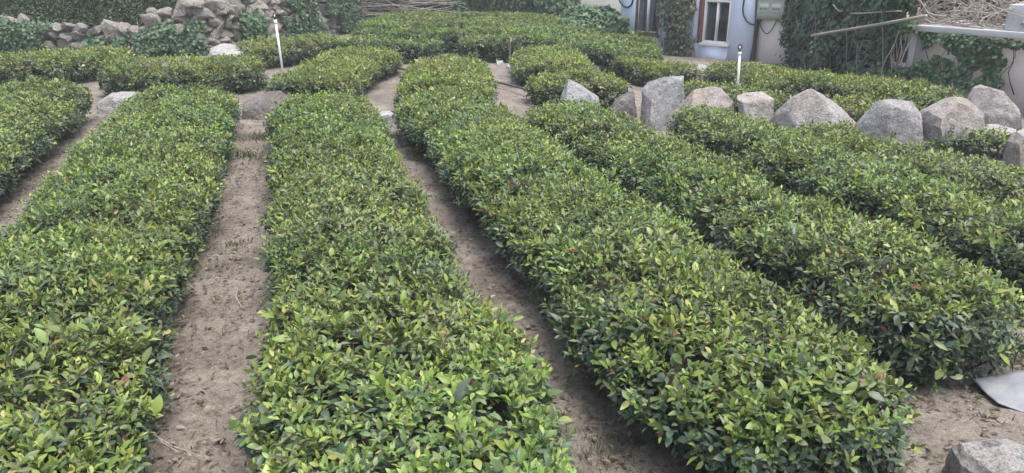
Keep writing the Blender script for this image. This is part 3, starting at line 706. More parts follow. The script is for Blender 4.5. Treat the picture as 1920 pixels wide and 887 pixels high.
# clipped dark hedges on the upper terrace behind the wall
rngh = np.random.default_rng(9)
UG = 'dark clipped bushes above the stone wall'
for i, (pa, pb, lab) in enumerate([(-70, 26, 'dark clipped bush cut off by the upper left corner'), (22, 204, 'broad dark clipped bush above the leftmost wall stones'),
                                   (198, 322, 'rounded dark clipped bush, third from the left above the wall'), (318, 470, 'dark clipped bush above the middle of the stone wall'), (455, 600, 'dark clipped bush above the right part of the stone wall')]):
    yb = 21.15 + 0.05 * i + (0.1 if i > 2 else 0) + (3.4 if i > 3 else 0); a = on_y(pa, 30, yb); b = on_y(pb, 30, yb); cx, rx = (a[0] + b[0]) / 2, (b[0] - a[0]) / 2 * 0.99
    z0 = float(terrain(cx, yb)); hb = 1.95
    root = thing('clipped_bush', lab, 'bush', UG, (cx, yb, z0))
    n = int(11000 * rx); th = rngh.uniform(0, 2 * math.pi, n); ph = np.arcsin(rngh.uniform(0.0, 1, n) ** 1.8)
    k = np.abs(np.cos(ph)) ** 0.8; zz = np.sin(ph) ** 0.55
    N = nrm(np.stack([np.cos(th) * np.cos(ph) / rx, np.sin(th) * np.cos(ph) / 0.9, np.sin(ph) / hb + 0 * th], -1))
    bul = 1 + 0.05 * fbm(th * 2, ph * 3, 0, 90 + i, 2)
    P = np.stack([cx + rx * k * np.cos(th) * bul, yb + 0.9 * k * np.sin(th) * bul, z0 + hb * zz * bul], -1)
    m_ = N[:, 1] < 0.25; P, N = P[m_], N[m_]
    foliage_on(P, N, 0.075, rngh, root, cols=IVYC * np.array([1.6, 1.45, 1.45]), lod=2, spread=0.05, hang=-0.2)
    u = np.linspace(0, 2 * math.pi, 25); v = np.linspace(0, math.pi / 2, 9); U_, V_ = np.meshgrid(u, v, indexing='ij'); kk = np.cos(V_) ** 0.8
    Q = np.stack([0.93 * rx * kk * np.cos(U_), 0.83 * kk * np.sin(U_), hb * 0.95 * np.sin(V_) ** 0.55], -1)
    obj('shade_core', grid_mesh(Q, 0.0, Q, 'shade_core'), M_WOOD_SHADE, root)  # closed core, the bush's inner shade put into its dark colour

# ------------------------------------------------------------------ house
ZB = -0.45
P0 = G(1411, 121, ZB); U2 = nrm(np.array([0.76, -0.65])); UX = np.array([U2[0], U2[1], 0]); UN = np.array([U2[1], -U2[0], 0]); UZ = np.array([0, 0, 1.0])
if UN[1] > 0: UN = -UN                                     # towards the camera
def plane_hit(px, py, p0, n):
    d = ray(px, py); c = np.array([0, 0, CAM_H]); t = np.dot(p0 - c, n) / np.dot(d, n); return c + d * t
def on_wall(px, py):
    q = plane_hit(px, py, P0, UN) - P0; return float(np.dot(q, UX)), float(q[2])
house = thing('house', 'pale blue house with a white framed window and a brown one', 'house', None, tuple(P0))
HO = np.zeros(3)
def hbox(tb, s0, s1, z0, z1, f0, f1): tb.box(HO, UX, UN, UZ, (s0, f0, z0), (s1, f1, z1))
sL = on_wall(1163, 40)[0]; sR = 0.0
w1a = (on_wall(1316, 79), on_wall(1364, 83)); w1t = on_wall(1348, 1)[1]
wa0, wa1, wz0, wz1 = w1a[0][0], w1a[1][0], (w1a[0][1] + w1a[1][1]) / 2, w1t
b0, b1 = on_wall(1190, 62)[0], on_wall(1234, 62)[0]; bz0 = on_wall(1212, 64)[1]; bz1 = bz0 + 1.35
HT = 3.4
tb = TB()
for (s0, s1, z0, z1) in [(sL, b0, -0.3, HT), (b0, b1, -0.3, bz0), (b0, b1, bz1, HT), (b1, wa0, -0.3, HT), (wa0, wa1, -0.3, wz0), (wa0, wa1, wz1, HT), (wa1, sR, -0.3, HT)]:
    hbox(tb, s0, s1, z0, z1, -0.24, 0)
tb.build('wall', M_BLUE, house)
tb = TB(); hbox(tb, sL, sL + 0.24, -0.3, HT, -4.0, -0.243); hbox(tb, sL, sR, -0.3, HT, -4.2, -4.003)
tb.build('back_wall', M_BLUE, house)
tb = TB(); hbox(tb, sL - 0.3, sR + 0.1, HT + 0.003, HT + 0.16, -4.4, 0.06); tag(tb.build('roof', M_SLAB, house))
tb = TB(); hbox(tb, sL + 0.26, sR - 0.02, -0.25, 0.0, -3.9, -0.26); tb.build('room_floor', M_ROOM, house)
def window(s0, s1, z0, z1, m, fw, mull, nm):
    wroot = TB(); d0, d1 = -0.11, 0.015
    hbox(wroot, s0, s0 + fw, z0, z1, d0, d1); hbox(wroot, s1 - fw, s1, z0, z1, d0, d1)
    hbox(wroot, s0 + fw, s1 - fw, z0, z0 + fw, d0, d1); hbox(wroot, s0 + fw, s1 - fw, z1 - fw, z1, d0, d1)
    wo_ = bevelled(wroot.build(nm, m, house), 0.004)
    mids = (s0 + s1) / 2
    t = TB(); hbox(t, mids - mull / 2, mids + mull / 2, z0 + fw, z1 - fw, d0 + .02, d1 - .015); t.build('mullion', M_WHITE, wo_)
    for a, b in ((s0 + fw, mids - mull / 2), (mids + mull / 2, s1 - fw)):
        t = TB()
        iw = 0.016
        hbox(t, a, a + iw, z0 + fw, z1 - fw, d0 + .03, d1 - .05); hbox(t, b - iw, b, z0 + fw, z1 - fw, d0 + .03, d1 - .05)
        hbox(t, a + iw, b - iw, z0 + fw, z0 + fw + iw, d0 + .03, d1 - .05); hbox(t, a + iw, b - iw, z1 - fw - iw, z1 - fw, d0 + .03, d1 - .05)
        t.build('sash', M_WHITE, wo_)
        t = TB(); hbox(t, a + iw, b - iw, z0 + fw + iw, z1 - fw - iw, d0 + .045, d0 + .051); t.build('pane', M_GLASS, wo_)
    t = TB(); hbox(t, s0 - 0.05, s1 + 0.05, z0 - 0.075, z0 - 0.003, -0.02, 0.075); bevelled(t.build('sill', m, wo_), 0.006)
    t = TB(); hbox(t, s0 - 0.3, s1 + 0.3, z0 - 0.3, z1 + 0.3, -1.60, -1.58); t.build('dark_backing', M_ROOM, wo_)  # dark sheet behind the panes, coloured as the unlit room
    return wo_
tag(window(wa0, wa1, wz0, wz1, M_WHITE, 0.042, 0.05, 'window'), 'white framed two-pane window')
tag(window(b0, b1, bz0, bz1, M_BROWN, 0.06, 0.05, 'window'), 'dark brown framed window behind vines')
t = TB(); hbox(t, wa0 + 0.09, (wa0 + wa1) / 2 - 0.06, wz0 + 0.62, wz1 - 0.06, -0.36, -0.34); t.build('curtain', M_CURTAIN, house)
t = TB(); sr = on_wall(1307, 78)[0]; hbox(t, sr, wa0 - 0.004, wz0 - 0.02, wz1 + 0.05, 0.002, 0.045); bevelled(t.build('shutter_board', M_RED, house), 0.004)
t = TB(); rp = [on_wall(*p) for p in ((1423, -30), (1421, 20), (1419.5, 50), (1416.5, 80), (1413, 105), (1410.5, 121))]
t.tube([UX * a + UZ * z + UN * (0.05 + 0.012 * math.sin(i * 2.3)) for i, (a, z) in enumerate(rp)], [0.055, 0.05, 0.06, 0.05, 0.065, 0.07], 8); t.build('dark_tube', M_BLACK, house, True)  # irregular dark tube along the seam between the blue and pink walls
t = TB(); sp_ = on_wall(1500, 40)[0]; hbox(t, 0.003, sp_ + 0.5, -0.3, HT - 0.2, -0.26, -0.015); tag(t.build('plaster_wall', M_PINK, house), 'pale pink plaster wall section')
# meter box with its cables
mb = thing('meter_box', 'grey green electricity meter box on the pink wall', 'meter box', None, tuple(P0))
m0, m1 = on_wall(1423, 34)[0], on_wall(1473, 36)[0]; mz0 = on_wall(1447, 36)[1]; mz1 = mz0 + 0.78
t = TB(); hbox(t, m0, m1, mz0 + 0.14, mz1, 0.0, 0.2); bevelled(t.build('cabinet', M_BOX, mb), 0.012)
t = TB(); hbox(t, m0 + 0.012, m1 - 0.012, mz0, mz0 + 0.137, 0.0, 0.225); bevelled(t.build('terminal_cover', M_BOXD, mb), 0.01)
mw = m1 - m0
for j in range(2):
    for k in range(2):
        t = TB(); a = m0 + mw * (0.10 + 0.46 * j); zz = mz0 + 0.2 + k * 0.30
        hbox(t, a, a + mw * 0.34, zz, zz + 0.2, 0.203, 0.215); wn = bevelled(t.build('viewing_window', M_BOXW, mb), 0.004)
        for q in range(3):
            t = TB(); hbox(t, a + mw * (0.03 + 0.10 * q), a + mw * (0.09 + 0.10 * q), zz + 0.05, zz + 0.13, 0.2165, 0.2195); t.build('dial', M_BOXD, wn)
def cable(label, pix, r, m=M_BLACK, off=0.06):
    pts = [on_wall(*p) for p in pix]; P = np.array([P0 + UX * a + UZ * z + UN * off for a, z in pts])
    tq = np.linspace(0, len(P) - 1, len(P) * 6); ii = np.arange(len(P))
    Q = np.stack([np.interp(tq, ii, P[:, j]) for j in range(3)], -1)
    for _ in range(6): Q[1:-1] = (Q[:-2] + 2 * Q[1:-1] + Q[2:]) / 4
    t = TB(); t.tube(Q, r, 6); return tag(t.build('cable', m, None, True), label, 'cable')
cable('thick black cable looping on the blue wall beside the meter box', [(1404, -40), (1398, -5), (1394, 15), (1396, 30), (1403, 42), (1413, 46.5), (1422, 44), (1430, 36)], 0.022)
cable('thin cable sagging in a deep loop under the meter box', [(1424, 36), (1428, 50), (1434, 60), (1440, 64), (1447, 58), (1455, 45), (1458, 36)], 0.013)
cable('thin cable running from the meter box towards the ivy', [(1458, 38), (1466, 43), (1474, 44), (1482, 38), (1487, 26), (1489, 10)], 0.011)
cable('dark cable hanging in a loop at the upper left of the house', [(1160, -8), (1165, 4), (1172, 13), (1180, 14), (1187, 8), (1190, -6)], 0.03)
# white house further back
far = thing('house', 'white house wall glimpsed above the ivy dome', 'house', None, (3.6, 33.0, 0.0))
t = TB(); t.box((0, 0, 0), (1, 0, 0), (0, 1, 0), UZ, (-3.5, 0, -0.6), (2.6, 5, 3.2)); t.build('wall', M_WHITEWALL, far)
t = TB(); t.box((0, 0, 0), (1, 0, 0), (0, 1, 0), UZ, (-3.8, -0.3, 3.203), (2.9, 5.3, 3.4)); t.build('roof', M_SLAB, far)

# ------------------------------------------------------------------ ivy and vines round the house
def plane_ivy(label, plane_p, n, ux, region, count, seed, root=None, holes=(), size=0.11, spread=0.12, cat='ivy', name='ivy', cols=IVYC, stems=14, group=None, hang=0.7, bulge=0.15, nbase=0.0):
    """leaves spread on an upright plane inside an outline given as pixels"""
    rng = np.random.default_rng(seed); poly = np.array([plane_hit(px, py, plane_p, n) for px, py in region])
    S_ = (poly - plane_p) @ ux; Z_ = poly[:, 2]
    s0, s1, z0, z1 = S_.min(), S_.max(), Z_.min(), Z_.max()
    m = int(count * 2.2); a = rng.uniform(s0 - 0.1, s1 + 0.1, m); z = rng.uniform(z0 - 0.1, z1 + 0.1, m)
    a2 = a + 0.10 * fbm(a * 4, z * 4, 0, seed, 2); z2 = z + 0.10 * fbm(a * 4 + 7, z * 4, 0, seed + 3, 2)
    inside = np.zeros(m, bool); j = len(S_) - 1
    for i in range(len(S_)):
        c = ((Z_[i] > z2) != (Z_[j] > z2)) & (a2 < (S_[j] - S_[i]) * (z2 - Z_[i]) / (Z_[j] - Z_[i] + 1e-9) + S_[i]); inside ^= c; j = i
    for hx, hy, hr in holes:
        h_ = plane_hit(hx, hy, plane_p, n); inside &= np.hypot((h_ - plane_p) @ ux - a2, (h_[2] - z2) * 1.1) > hr
    a, z = a[inside], z[inside]
    bl = bulge * (1 + fbm(a * 1.6, z * 1.6, 0, seed + 9, 3)) * 0.8
    P = plane_p * np.array([1, 1, 0]) + ux * a[:, None] + UZ * z[:, None] + n * (0.02 + bl * np.sqrt(rng.random(len(a))))[:, None]
    c = P.mean(0); c[2] = z0
    if root is None: root = thing(name, label, cat, group, tuple(c))
    N = np.repeat(n[None], len(P), 0) + rng.normal(0, 0.25, P.shape)
    foliage_on(P, nrm(N), size, rng, root, spread=spread * 0.4, cols=cols, hang=hang)
    st = []
    for _ in range(stems):
        k = rng.integers(0, len(P)); q = P[k] - n * 0.02; pth = []
        zz = z0
        top = q[2]; off = rng.normal(0, 0.15)
        for f in np.linspace(0, 1, 6): pth.append(q + ux * (off * (1 - f) + 0.05 * math.sin(9 * f + k)) + UZ * ((z0 + (top - z0) * f) - q[2]))
        st.append(pth)
    if st: vines(root, st, 0.010)
    return root
VINEC = np.array([(0.085, 0.105, 0.055), (0.07, 0.10, 0.05), (0.11, 0.125, 0.07), (0.06, 0.085, 0.045), (0.13, 0.12, 0.085)])
plane_ivy('loose olive vine climbing between the two windows of the blue house', P0, UN, UX, [(1244, -60), (1242, 20), (1248, 60), (1252, 95), (1268, 116), (1290, 110), (1302, 85), (1300, 50), (1308, 25), (1306, -60)], 1150, 201, size=0.10, spread=0.2, cat='vine', name='climbing_vine', cols=VINEC, stems=40, bulge=0.16)
# ivy wall between the house and the shed
SA = G(1497, 150, -0.42); SAx = on_wall(1500, 40)
QA = P0 + UX * (SAx[0] + 0.1); ZS = 1.22
SH0 = G(1716, 47, ZS); SH1 = G(1920, 61, ZS)
t = TB(); a = plane_hit(1500, 22, P0, UN) + UN * 0.1; pst = thing('post', 'narrow grey post between the pink wall and the ivy', 'post', None, (a[0], a[1], ZB))
t.box((0, 0, 0), UX, UN, UZ, (-0.07, -0.06, -0.1), (0.07, 0.06, 2.6)); bevelled(t.build('shaft', M_CONC, pst), 0.01)
t = TB(); t.box((0, 0, 0), UX, UN, UZ, (0.075, -0.02, 1.2), (0.16, 0.02, 2.3)); t.build('white_strip', M_WHITE, pst)

# ------------------------------------------------------------------ concrete shed on the right
SX = nrm(np.array([SH1[0] - SH0[0], SH1[1] - SH0[1], 0])); SN = np.array([SX[1], -SX[0], 0])
if np.dot(SN[:2], -SH0[:2]) < 0: SN = -SN
shed = thing('shed', 'low concrete shed with a flat slab roof at the right', 'shed', None, (SH0[0], SH0[1], -0.45))
SL = float(np.linalg.norm((SH1 - SH0)[:2])) + 3.0; HS = ZS + 0.45
def sbox(t, s0, s1, z0, z1, f0, f1): t.box((0, 0, 0), SX, SN, UZ, (s0, f0, z0), (s1, f1, z1))
def on_shed(px, py):
    q = plane_hit(px, py, SH0 - SN * 0.15, SN) - SH0; return float(np.dot(q, SX)), float(q[2] + ZS + 0.45)
o0, oz0 = on_shed(1672, 118); o1, oz1 = on_shed(1712, 62); oz1 = HS - 0.14
oL = o0 - 0.25
t = TB()
for (s0, s1, z0, z1) in [(oL, o0, -0.3, HS - 0.11), (o0, o1, -0.3, oz0), (o1, SL, -0.3, HS - 0.11)]: sbox(t, s0, s1, z0, z1, -0.38, -0.15)
t.build('wall', M_CONC, shed)
t = TB(); sbox(t, oL, oL + 0.2, -0.3, HS - 0.11, -2.6, -0.383); sbox(t, oL, SL, -0.3, HS - 0.11, -2.8, -2.603); t.build('back_wall', M_CONC, shed)
t = TB(); sbox(t, -0.02, SL + 0.1, HS - 0.107, HS, -3.0, 0.0); bevelled(t.build('roof_slab', M_SLAB, shed), 0.012)
t = TB(); sbox(t, o0 - 0.05, o1 - 0.02, oz0 - 0.05, oz0 + 0.03, -0.40, -0.06); bevelled(t.build('window_sill', M_WHITE, shed), 0.006)
t = TB(); sbox(t, o1 - 0.015, o1 + 0.10, oz0 - 0.05, HS - 0.12, -0.2, -0.12); bevelled(t.build('window_post', M_SLAB, shed), 0.006)
t = TB(); sbox(t, oL, -0.023, HS - 0.30, HS - 0.14, -2.6, -0.15); t.build('added_cover', M_CONC, shed)  # added cover that keeps skylight out of the opening
t = TB(); c0 = on_shed(1886, 42)[0]; sbox(t, c0, c0 + 1.6, HS + 0.003, HS + 0.42, -0.75, -0.12); bevelled(tag(t.build('parapet_block', M_SLAB, shed), 'pale plastered block on the roof slab'), 0.02)
GE = SH0 + SX * (oL - 0.05) - SN * 0.6
IX = nrm(np.array([GE[0] - QA[0], GE[1] - QA[1], 0])); IN = np.array([IX[1], -IX[0], 0])
if np.dot(IN[:2], -QA[:2]) < 0: IN = -IN
iv_len = float(np.linalg.norm((GE - QA)[:2]))
gw = thing('garden_wall', 'plastered wall almost hidden under ivy between house and shed', 'wall', None, (QA[0], QA[1], -0.45))
t = TB(); t.box((0, 0, 0), IX, IN, UZ, (0.02, -0.25, -0.2), (iv_len, 0, 2.1)); t.build('plaster', M_CONC, gw)
IP = QA.copy(); IP[2] = 0
big = plane_ivy('big dark ivy mass hiding the wall between house and shed', IP, IN, IX, [(1503, -25), (1503, 190), (1600, 205), (1668, 225), (1690, 120), (1705, 60), (1745, -25)], 17000, 202, size=0.095, spread=0.25, stems=40, bulge=0.30, holes=[(1592, 72, 0.16), (1596, 128, 0.17), (1516, 93, 0.06)], cols=IVYC * np.array([0.85, 0.9, 1.0]))
HP = P0.copy(); HP[2] = 0
rs_ = np.random.default_rng(212); bs_ = []
for _ in range(46):
    q = IP + IX * rs_.uniform(0.3, iv_len - 0.1) + IN * rs_.uniform(0.30, 0.46) + UZ * rs_.uniform(-0.2, 1.4); L_ = rs_.uniform(0.2, 0.7); a_ = rs_.normal(1.2, 0.7)
    d_ = IX * math.cos(a_) + UZ * math.sin(a_); f_ = np.linspace(-1, 1, 7)[:, None]; bs_.append(q + d_ * f_ * L_ + IX * np.sin(f_ * 3 + a_) * 0.06 + IN * np.cos(f_ * 2.0) * 0.03)
vines(big, bs_, 0.011, 'bare_stems', M_STICK2)
plane_ivy('', HP, UN, UX, [(1452, 160), (1452, 122), (1482, 104), (1504, 78), (1516, 52), (1570, 40), (1570, 170)], 5200, 208, root=big, size=0.095, spread=0.15, stems=0, bulge=0.12, cols=IVYC * np.array([0.85, 0.9, 1.0]))
plane_ivy('', HP, UN, UX, [(1492, -60), (1492, 14), (1504, 22), (1570, 26), (1570, -60)], 3600, 209, root=big, size=0.095, spread=0.15, stems=0, bulge=0.12, cols=IVYC * np.array([0.85, 0.9, 1.0]))
SIP = SH0 - SN * 0.15; SIP = SIP.copy(); SIP[2] = 0
plane_ivy('ivy hanging in a broad patch from the shed roof slab', SIP, SN, SX, [(1735, 56), (1760, 62), (1920, 76), (1935, 80), (1935, 90), (1892, 92), (1876, 122), (1855, 140), (1880, 145), (1870, 162), (1822, 166), (1812, 158), (1838, 140), (1845, 128), (1832, 122), (1815, 140), (1806, 165), (1790, 160), (1800, 130), (1808, 118), (1780, 100), (1760, 80), (1745, 84), (1735, 78)], 2600, 203, size=0.075, spread=0.1, stems=16, bulge=0.10)
plane_ivy('ivy climbing low on the left part of the shed wall', SIP, SN, SX, [(1715, 128), (1735, 112), (1752, 118), (1770, 104), (1776, 112), (1752, 130), (1740, 145), (1762, 140), (1782, 114), (1788, 120), (1780, 160), (1775, 185), (1720, 190), (1712, 150)], 1300, 204, size=0.075, spread=0.1, stems=10, bulge=0.10)
plane_ivy('ivy and bare stems over the left corner of the shed', SIP, SN, SX, [(1650, 200), (1652, 40), (1690, 30), (1722, 44), (1722, 62), (1676, 66), (1674, 112), (1676, 128), (1712, 132), (1712, 200)], 1500, 210, size=0.085, spread=0.1, stems=22, bulge=0.14)
BSP = SH0 - SN * 2.5; BSP[2] = 0
plane_ivy('dull bramble thicket behind the shed roof', BSP, SN, SX, [(1670, -90), (1670, 60), (1990, 80), (1990, -90)], 5200, 211, name='bramble', cat='bramble', size=0.10, spread=0.3, stems=70, bulge=0.5, cols=np.array([(0.16, 0.14, 0.11), (0.10, 0.11, 0.07), (0.20, 0.17, 0.14), (0.08, 0.10, 0.06)]))
# ------------------------------------------------------------------ brush piles and loose poles
def curved(a, b, bend, rng, n=6):
    a, b = np.asarray(a, float), np.asarray(b, float); f = np.linspace(0, 1, n)[:, None]
    return a + (b - a) * f + np.sin(f * math.pi) * rng.normal(0, bend, 3) + np.sin(f * 2 * math.pi) * rng.normal(0, bend * 0.4, 3)
def brush(label, origin, make, nb, seed, m, r=(0.006, 0.02), nt_=150):
    rng = np.random.default_rng(seed); root = thing('brush_pile', label, 'brush pile', None, tuple(origin))
    for _ in range(nb):
        t = TB(); P = make(rng) - np.asarray(origin); r0 = rng.uniform(*r); t.tube(P, np.linspace(r0, r0 * 0.45, len(P)), 5); t.build('branch', m, root, True)
    t = TB()
    for _ in range(nt_):
        P = make(rng) - np.asarray(origin); c = P.mean(0); P = c + (P - c) * 0.55; t.tube(P, np.linspace(0.007, 0.003, len(P)), 3)
    tag(t.build('twigs', M_STICK, root, True), kind='stuff')
    return root
bo = SH0 + SX * 0.6 - SN * 0.6; bo[2] = ZS
def mk_roof(rng):
    c = SH0 + SX * rng.uniform(-0.25, 2.1) - SN * rng.uniform(0.15, 1.6); z = ZS + 0.03 + abs(rng.normal(0, 0.42))
    a = rng.uniform(0, math.pi); L = rng.uniform(0.35, 0.8); d = SX * math.cos(a) - SN * math.sin(a) * 0.5 + UZ * rng.normal(0, 0.16)
    c = np.array([c[0], c[1], z]); P = curved(c - d * L, c + d * L, 0.3, rng, 10); P[:, 2] = np.maximum(P[:, 2], ZS + 0.02); return P
brush('tangled grey brushwood heaped on the shed roof', bo, mk_roof, 120, 301, M_STICK2, r=(0.007, 0.02), nt_=45)
def mk_hang(rng):
    s_ = rng.uniform(o0 - 0.1, o1 + 0.02); b = SH0 + SX * s_ - SN * rng.uniform(-0.05, 0.12); zt = ZS + rng.uniform(-0.2, 0.35); zb = rng.uniform(-0.35, 0.5)
    P = curved((b[0], b[1], zb), (b[0] + rng.normal(0, .12), b[1] + rng.normal(0, .1), zt), 0.08, rng, 8); return P
hb_ = SH0 + SX * ((o0 + o1) / 2); hb_[2] = -0.42
brush('dead grey vine stems hanging before the shed window opening', hb_, mk_hang, 15, 302, M_STICK2, r=(0.006, 0.015), nt_=8)
def ray_at(px, py, y): return on_y(px, py, y)
def pole(label, a, b, r, m, seed, name='branch_pole', cat='pole'):
    rng = np.random.default_rng(seed); t = TB(); P = curved(a, b, 0.02, rng, 9); t.tube(P - P[0], np.linspace(r, r * 0.75, 9), 7)
    o = t.build(name, m, None, True); o.location = P[0]; return tag(o, label, cat)
def pole_at(px, py, off): return plane_hit(px, py, IP + IN * off, IN)
pole('long pale wooden pole leaning across the ivy', pole_at(1522, 67, 0.55), pole_at(1736, 30, 0.55), 0.038, M_STICK2, 5)
st_ = GT(957, 121); pole('thin upright stake at the front of the back tea field', (st_[0], st_[1], st_[2] - 0.1), (st_[0] + 0.01, st_[1], st_[2] + 0.62), 0.016, M_STICK, 9, 'stake', 'stake')
pole('thin dry branch sticking out of the ivy near the top', pole_at(1562, 9, 0.5), pole_at(1580, 20, 0.4), 0.016, M_STICK2, 6)
pole('thin dry branch lying level above the long pole', pole_at(1596, 25, 0.5), pole_at(1690, 21, 0.5), 0.016, M_STICK2, 7)
# brush heap at the back
bb = np.array(G(745, 40, 0.0)); bb[1] = 27.4; bb[0] = on_y(745, 30, 27.4)[0]; bb[2] = 0.0
def mk_back(rng):
    c = bb + np.array([rng.uniform(-1.2, 1.4), rng.uniform(-0.5, 0.6), rng.uniform(0.30, 1.7)]); L = rng.uniform(0.7, 1.6)
    d = np.array([math.cos(rng.normal(0, 0.18)), rng.normal(0, 0.25), rng.normal(0, 0.10)]); return curved(c - d * L, c + d * L, 0.10, rng, 6)
brush('heap of long bare sticks behind the back field', bb, mk_back, 110, 303, M_STICK2, r=(0.009, 0.022), nt_=25)
for px, lab in ((708, 'forked bare prop leaning left of the stick heap'), (762, 'forked bare prop under the right part of the stick heap')):
    pole(lab, ray_at(px - 8, 52, 26.9), ray_at(px + 32, 14, 27.0), 0.03, M_STICK, int(px))

# ------------------------------------------------------------------ ivy wall and ivy dome at the back
rngb = np.random.default_rng(44)
YB = 27.6
bw0 = on_y(660, 30, YB)[0]; bw1 = on_y(1120, 30, YB)[0]
bwall = thing('boundary_wall', 'old boundary wall behind the back field, hidden by creepers', 'wall', None, ((bw0 + bw1) / 2, YB + 0.6, 0))
t = TB(); t.box((0, 0, 0), (1, 0, 0), (0, 1, 0), UZ, (bw0 - (bw0 + bw1) / 2 - 3, 0, -0.5), ((bw1 - bw0) / 2 - 0.9, 0.3, 2.6)); t.build('masonry', M_CONC, bwall)
BP = np.array([0, YB + 0.55, 0.0]); BN = np.array([0, -1.0, 0]); BX = np.array([1.0, 0, 0])
plane_ivy('dense ivy sheet covering the boundary wall behind the back field', BP, BN, BX, [(865, -60), (870, 48), (1090, 60), (1084, -60)], 6500, 205, size=0.13, spread=0.2, stems=10, bulge=0.35)
plane_ivy('thin dark creeper behind the heap of sticks', BP, BN, BX, [(640, -60), (650, 50), (880, 48), (878, -60)], 4200, 206, size=0.12, spread=0.2, stems=20, bulge=0.25, cols=IVYC * 0.8)
rx, ry, rz = 1.75, 1.5, 2.0
yd = 24.4; cxd = on_y(1108, 40, yd)[0]; ztop = on_y(1110, 3, yd)[2]; zd = ztop - rz - 0.22
root = thing('ivy_dome', 'rounded dome of ivy left of the blue house', 'ivy', None, (cxd, yd, -0.4))
n = 9000; th = rngb.uniform(math.pi * 0.9, 2.1 * math.pi, n); ph = np.arcsin(rngb.uniform(-0.2, 1, n))
N = np.stack([np.cos(th) * np.cos(ph), np.sin(th) * np.cos(ph), np.sin(ph)], -1); bl = 1 + 0.06 * fbm(N[:, 0] * 3, N[:, 1] * 3, N[:, 2] * 3, 55, 2)
P = np.array([cxd, yd, zd]) + N * np.array([rx, ry, rz]) * bl[:, None]
foliage_on(P, N, 0.12, rngb, root, spread=0.05, cols=IVYC * 1.35)
bm = bmesh.new(); bmesh.ops.create_uvsphere(bm, u_segments=24, v_segments=14, radius=1.0, matrix=Matrix.Translation((0, 0, zd + 0.4)) @ Matrix.Diagonal((rx * .93, ry * .93, rz * .95, 1)))
obj('shade_core', bm_mesh('shade_core', bm, True), M_WOOD_SHADE, root)  # solid dark core, shade under the ivy leaves is in its colour
plane_ivy('low ivy spilling from the dome towards the brown window', P0 + UN * 0.4, UN, UX, [(1150, 20), (1186, 32), (1192, 60), (1196, 74), (1150, 80)], 900, 207, size=0.12, spread=0.2, stems=4, bulge=0.4, cols=IVYC * 1.2)

# ------------------------------------------------------------------ irrigation pipes and hoses
def riser(label, bpx, bpy_, tpx, tpy, npy, seed):
    b = GT(bpx, bpy_); a = on_y(tpx, tpy, b[1] - 0.02); nz = on_y(tpx - 0.5, npy, b[1] - 0.02)
    root = thing('sprinkler_pipe', label, 'pipe', 'white irrigation risers', tuple(b)); d = nrm(a - b)
    t = TB(); t.tube([(0, 0, -0.1), (a - b) * 0.5, (a - b) * 0.93], 0.024, 10); t.build('pipe', M_PVC, root, True)
    t = TB(); t.tube([(a - b) * 0.93, (a - b) * 0.95, (a - b)], [0.026, 0.034, 0.034], 10); t.build('collar', M_PVC, root, True)
    L = np.linalg.norm(nz - a); c = a - b
    t = TB(); t.tube([c, c + d * L * 0.25, c + d * L * 0.3], [0.026, 0.026, 0.018], 8)
    for sg in (-1, 1): t.tube([c + d * L * 0.28 + np.array([sg * 0.012, 0, 0]), c + d * L * 0.5 + np.array([sg * 0.036, 0, 0]), c + d * L * 0.8 + np.array([sg * 0.03, 0, 0]), c + d * L], [0.011] * 4, 6)
    t.build('sprinkler_head', M_BLACK, root, True)
    t = TB(); t.tube([c + d * L * 0.38, c + d * L * 0.5, c + d * L * 0.68], [0.010, 0.016, 0.008], 8); t.build('nozzle', M_PVC, root, True)
riser('white plastic sprinkler pipe standing among the left hedges', 532, 146, 516, 37, 24, 1)
riser('white plastic sprinkler pipe standing behind the boulders', 1382, 186, 1387, 97, 82, 2)
def hose(label, pix, r=0.02, z=0.12):
    P = []
    for px, py in pix:
        q = G(px, py, z); P.append((q[0], q[1], z))
    P = np.array(P); tq = np.linspace(0, len(P) - 1, len(P) * 5); ii = np.arange(len(P))
    Q = np.stack([np.interp(tq, ii, P[:, j]) for j in range(3)], -1)
    for _ in range(4): Q[1:-1] = (Q[:-2] + 2 * Q[1:-1] + Q[2:]) / 4
    t = TB(); t.tube(Q, r, 7); return tag(t.build('hose', M_HOSE, None, True), label, 'hose')
hose('black irrigation hose crossing both bare paths', [(690, 121), (728, 127), (779, 132), (860, 143), (940, 155), (994, 170), (1040, 182)])
hose('short black hose between two left hedges near the white pipe', [(420, 152), (448, 154), (490, 157), (520, 160)])

# ------------------------------------------------------------------ metal sheet at the lower right
bm = bmesh.new(); pl = [(1823, 716), (1846, 735), (1872, 754), (1920, 772), (1990, 800), (2010, 740), (1975, 704), (1920, 704), (1862, 708)]
gs = [G(px, py, 0.05) for px, py in pl]; c = np.mean(gs, 0)
vs = [bm.verts.new((q[0] - c[0], q[1] - c[1], 0.0)) for q in gs]; f = bm.faces.new(vs)
bmesh.ops.triangulate(bm, faces=[f])
for _ in range(3):
    bmesh.ops.subdivide_edges(bm, edges=bm.edges[:], cuts=1, use_grid_fill=True); bmesh.ops.triangulate(bm, faces=[f for f in bm.faces if len(f.verts) > 3])
for v in bm.verts:
    v.co.z = 0.05 * (v.co.x ** 2) * 1.4 + 0.03 * mnoise.noise(v.co * 3) + 0.06 * (v.co.y + 0.2)
bmesh.ops.recalc_face_normals(bm, faces=bm.faces)
o = obj('metal_sheet', bm_mesh('metal_sheet', bm, True), M_SHEET); o.location = (c[0], c[1], 0.055); sm = o.modifiers.new('thickness', 'SOLIDIFY'); sm.thickness = 0.006
tag(o, 'bent grey metal sheet lying on the soil at the right edge', 'metal sheet')

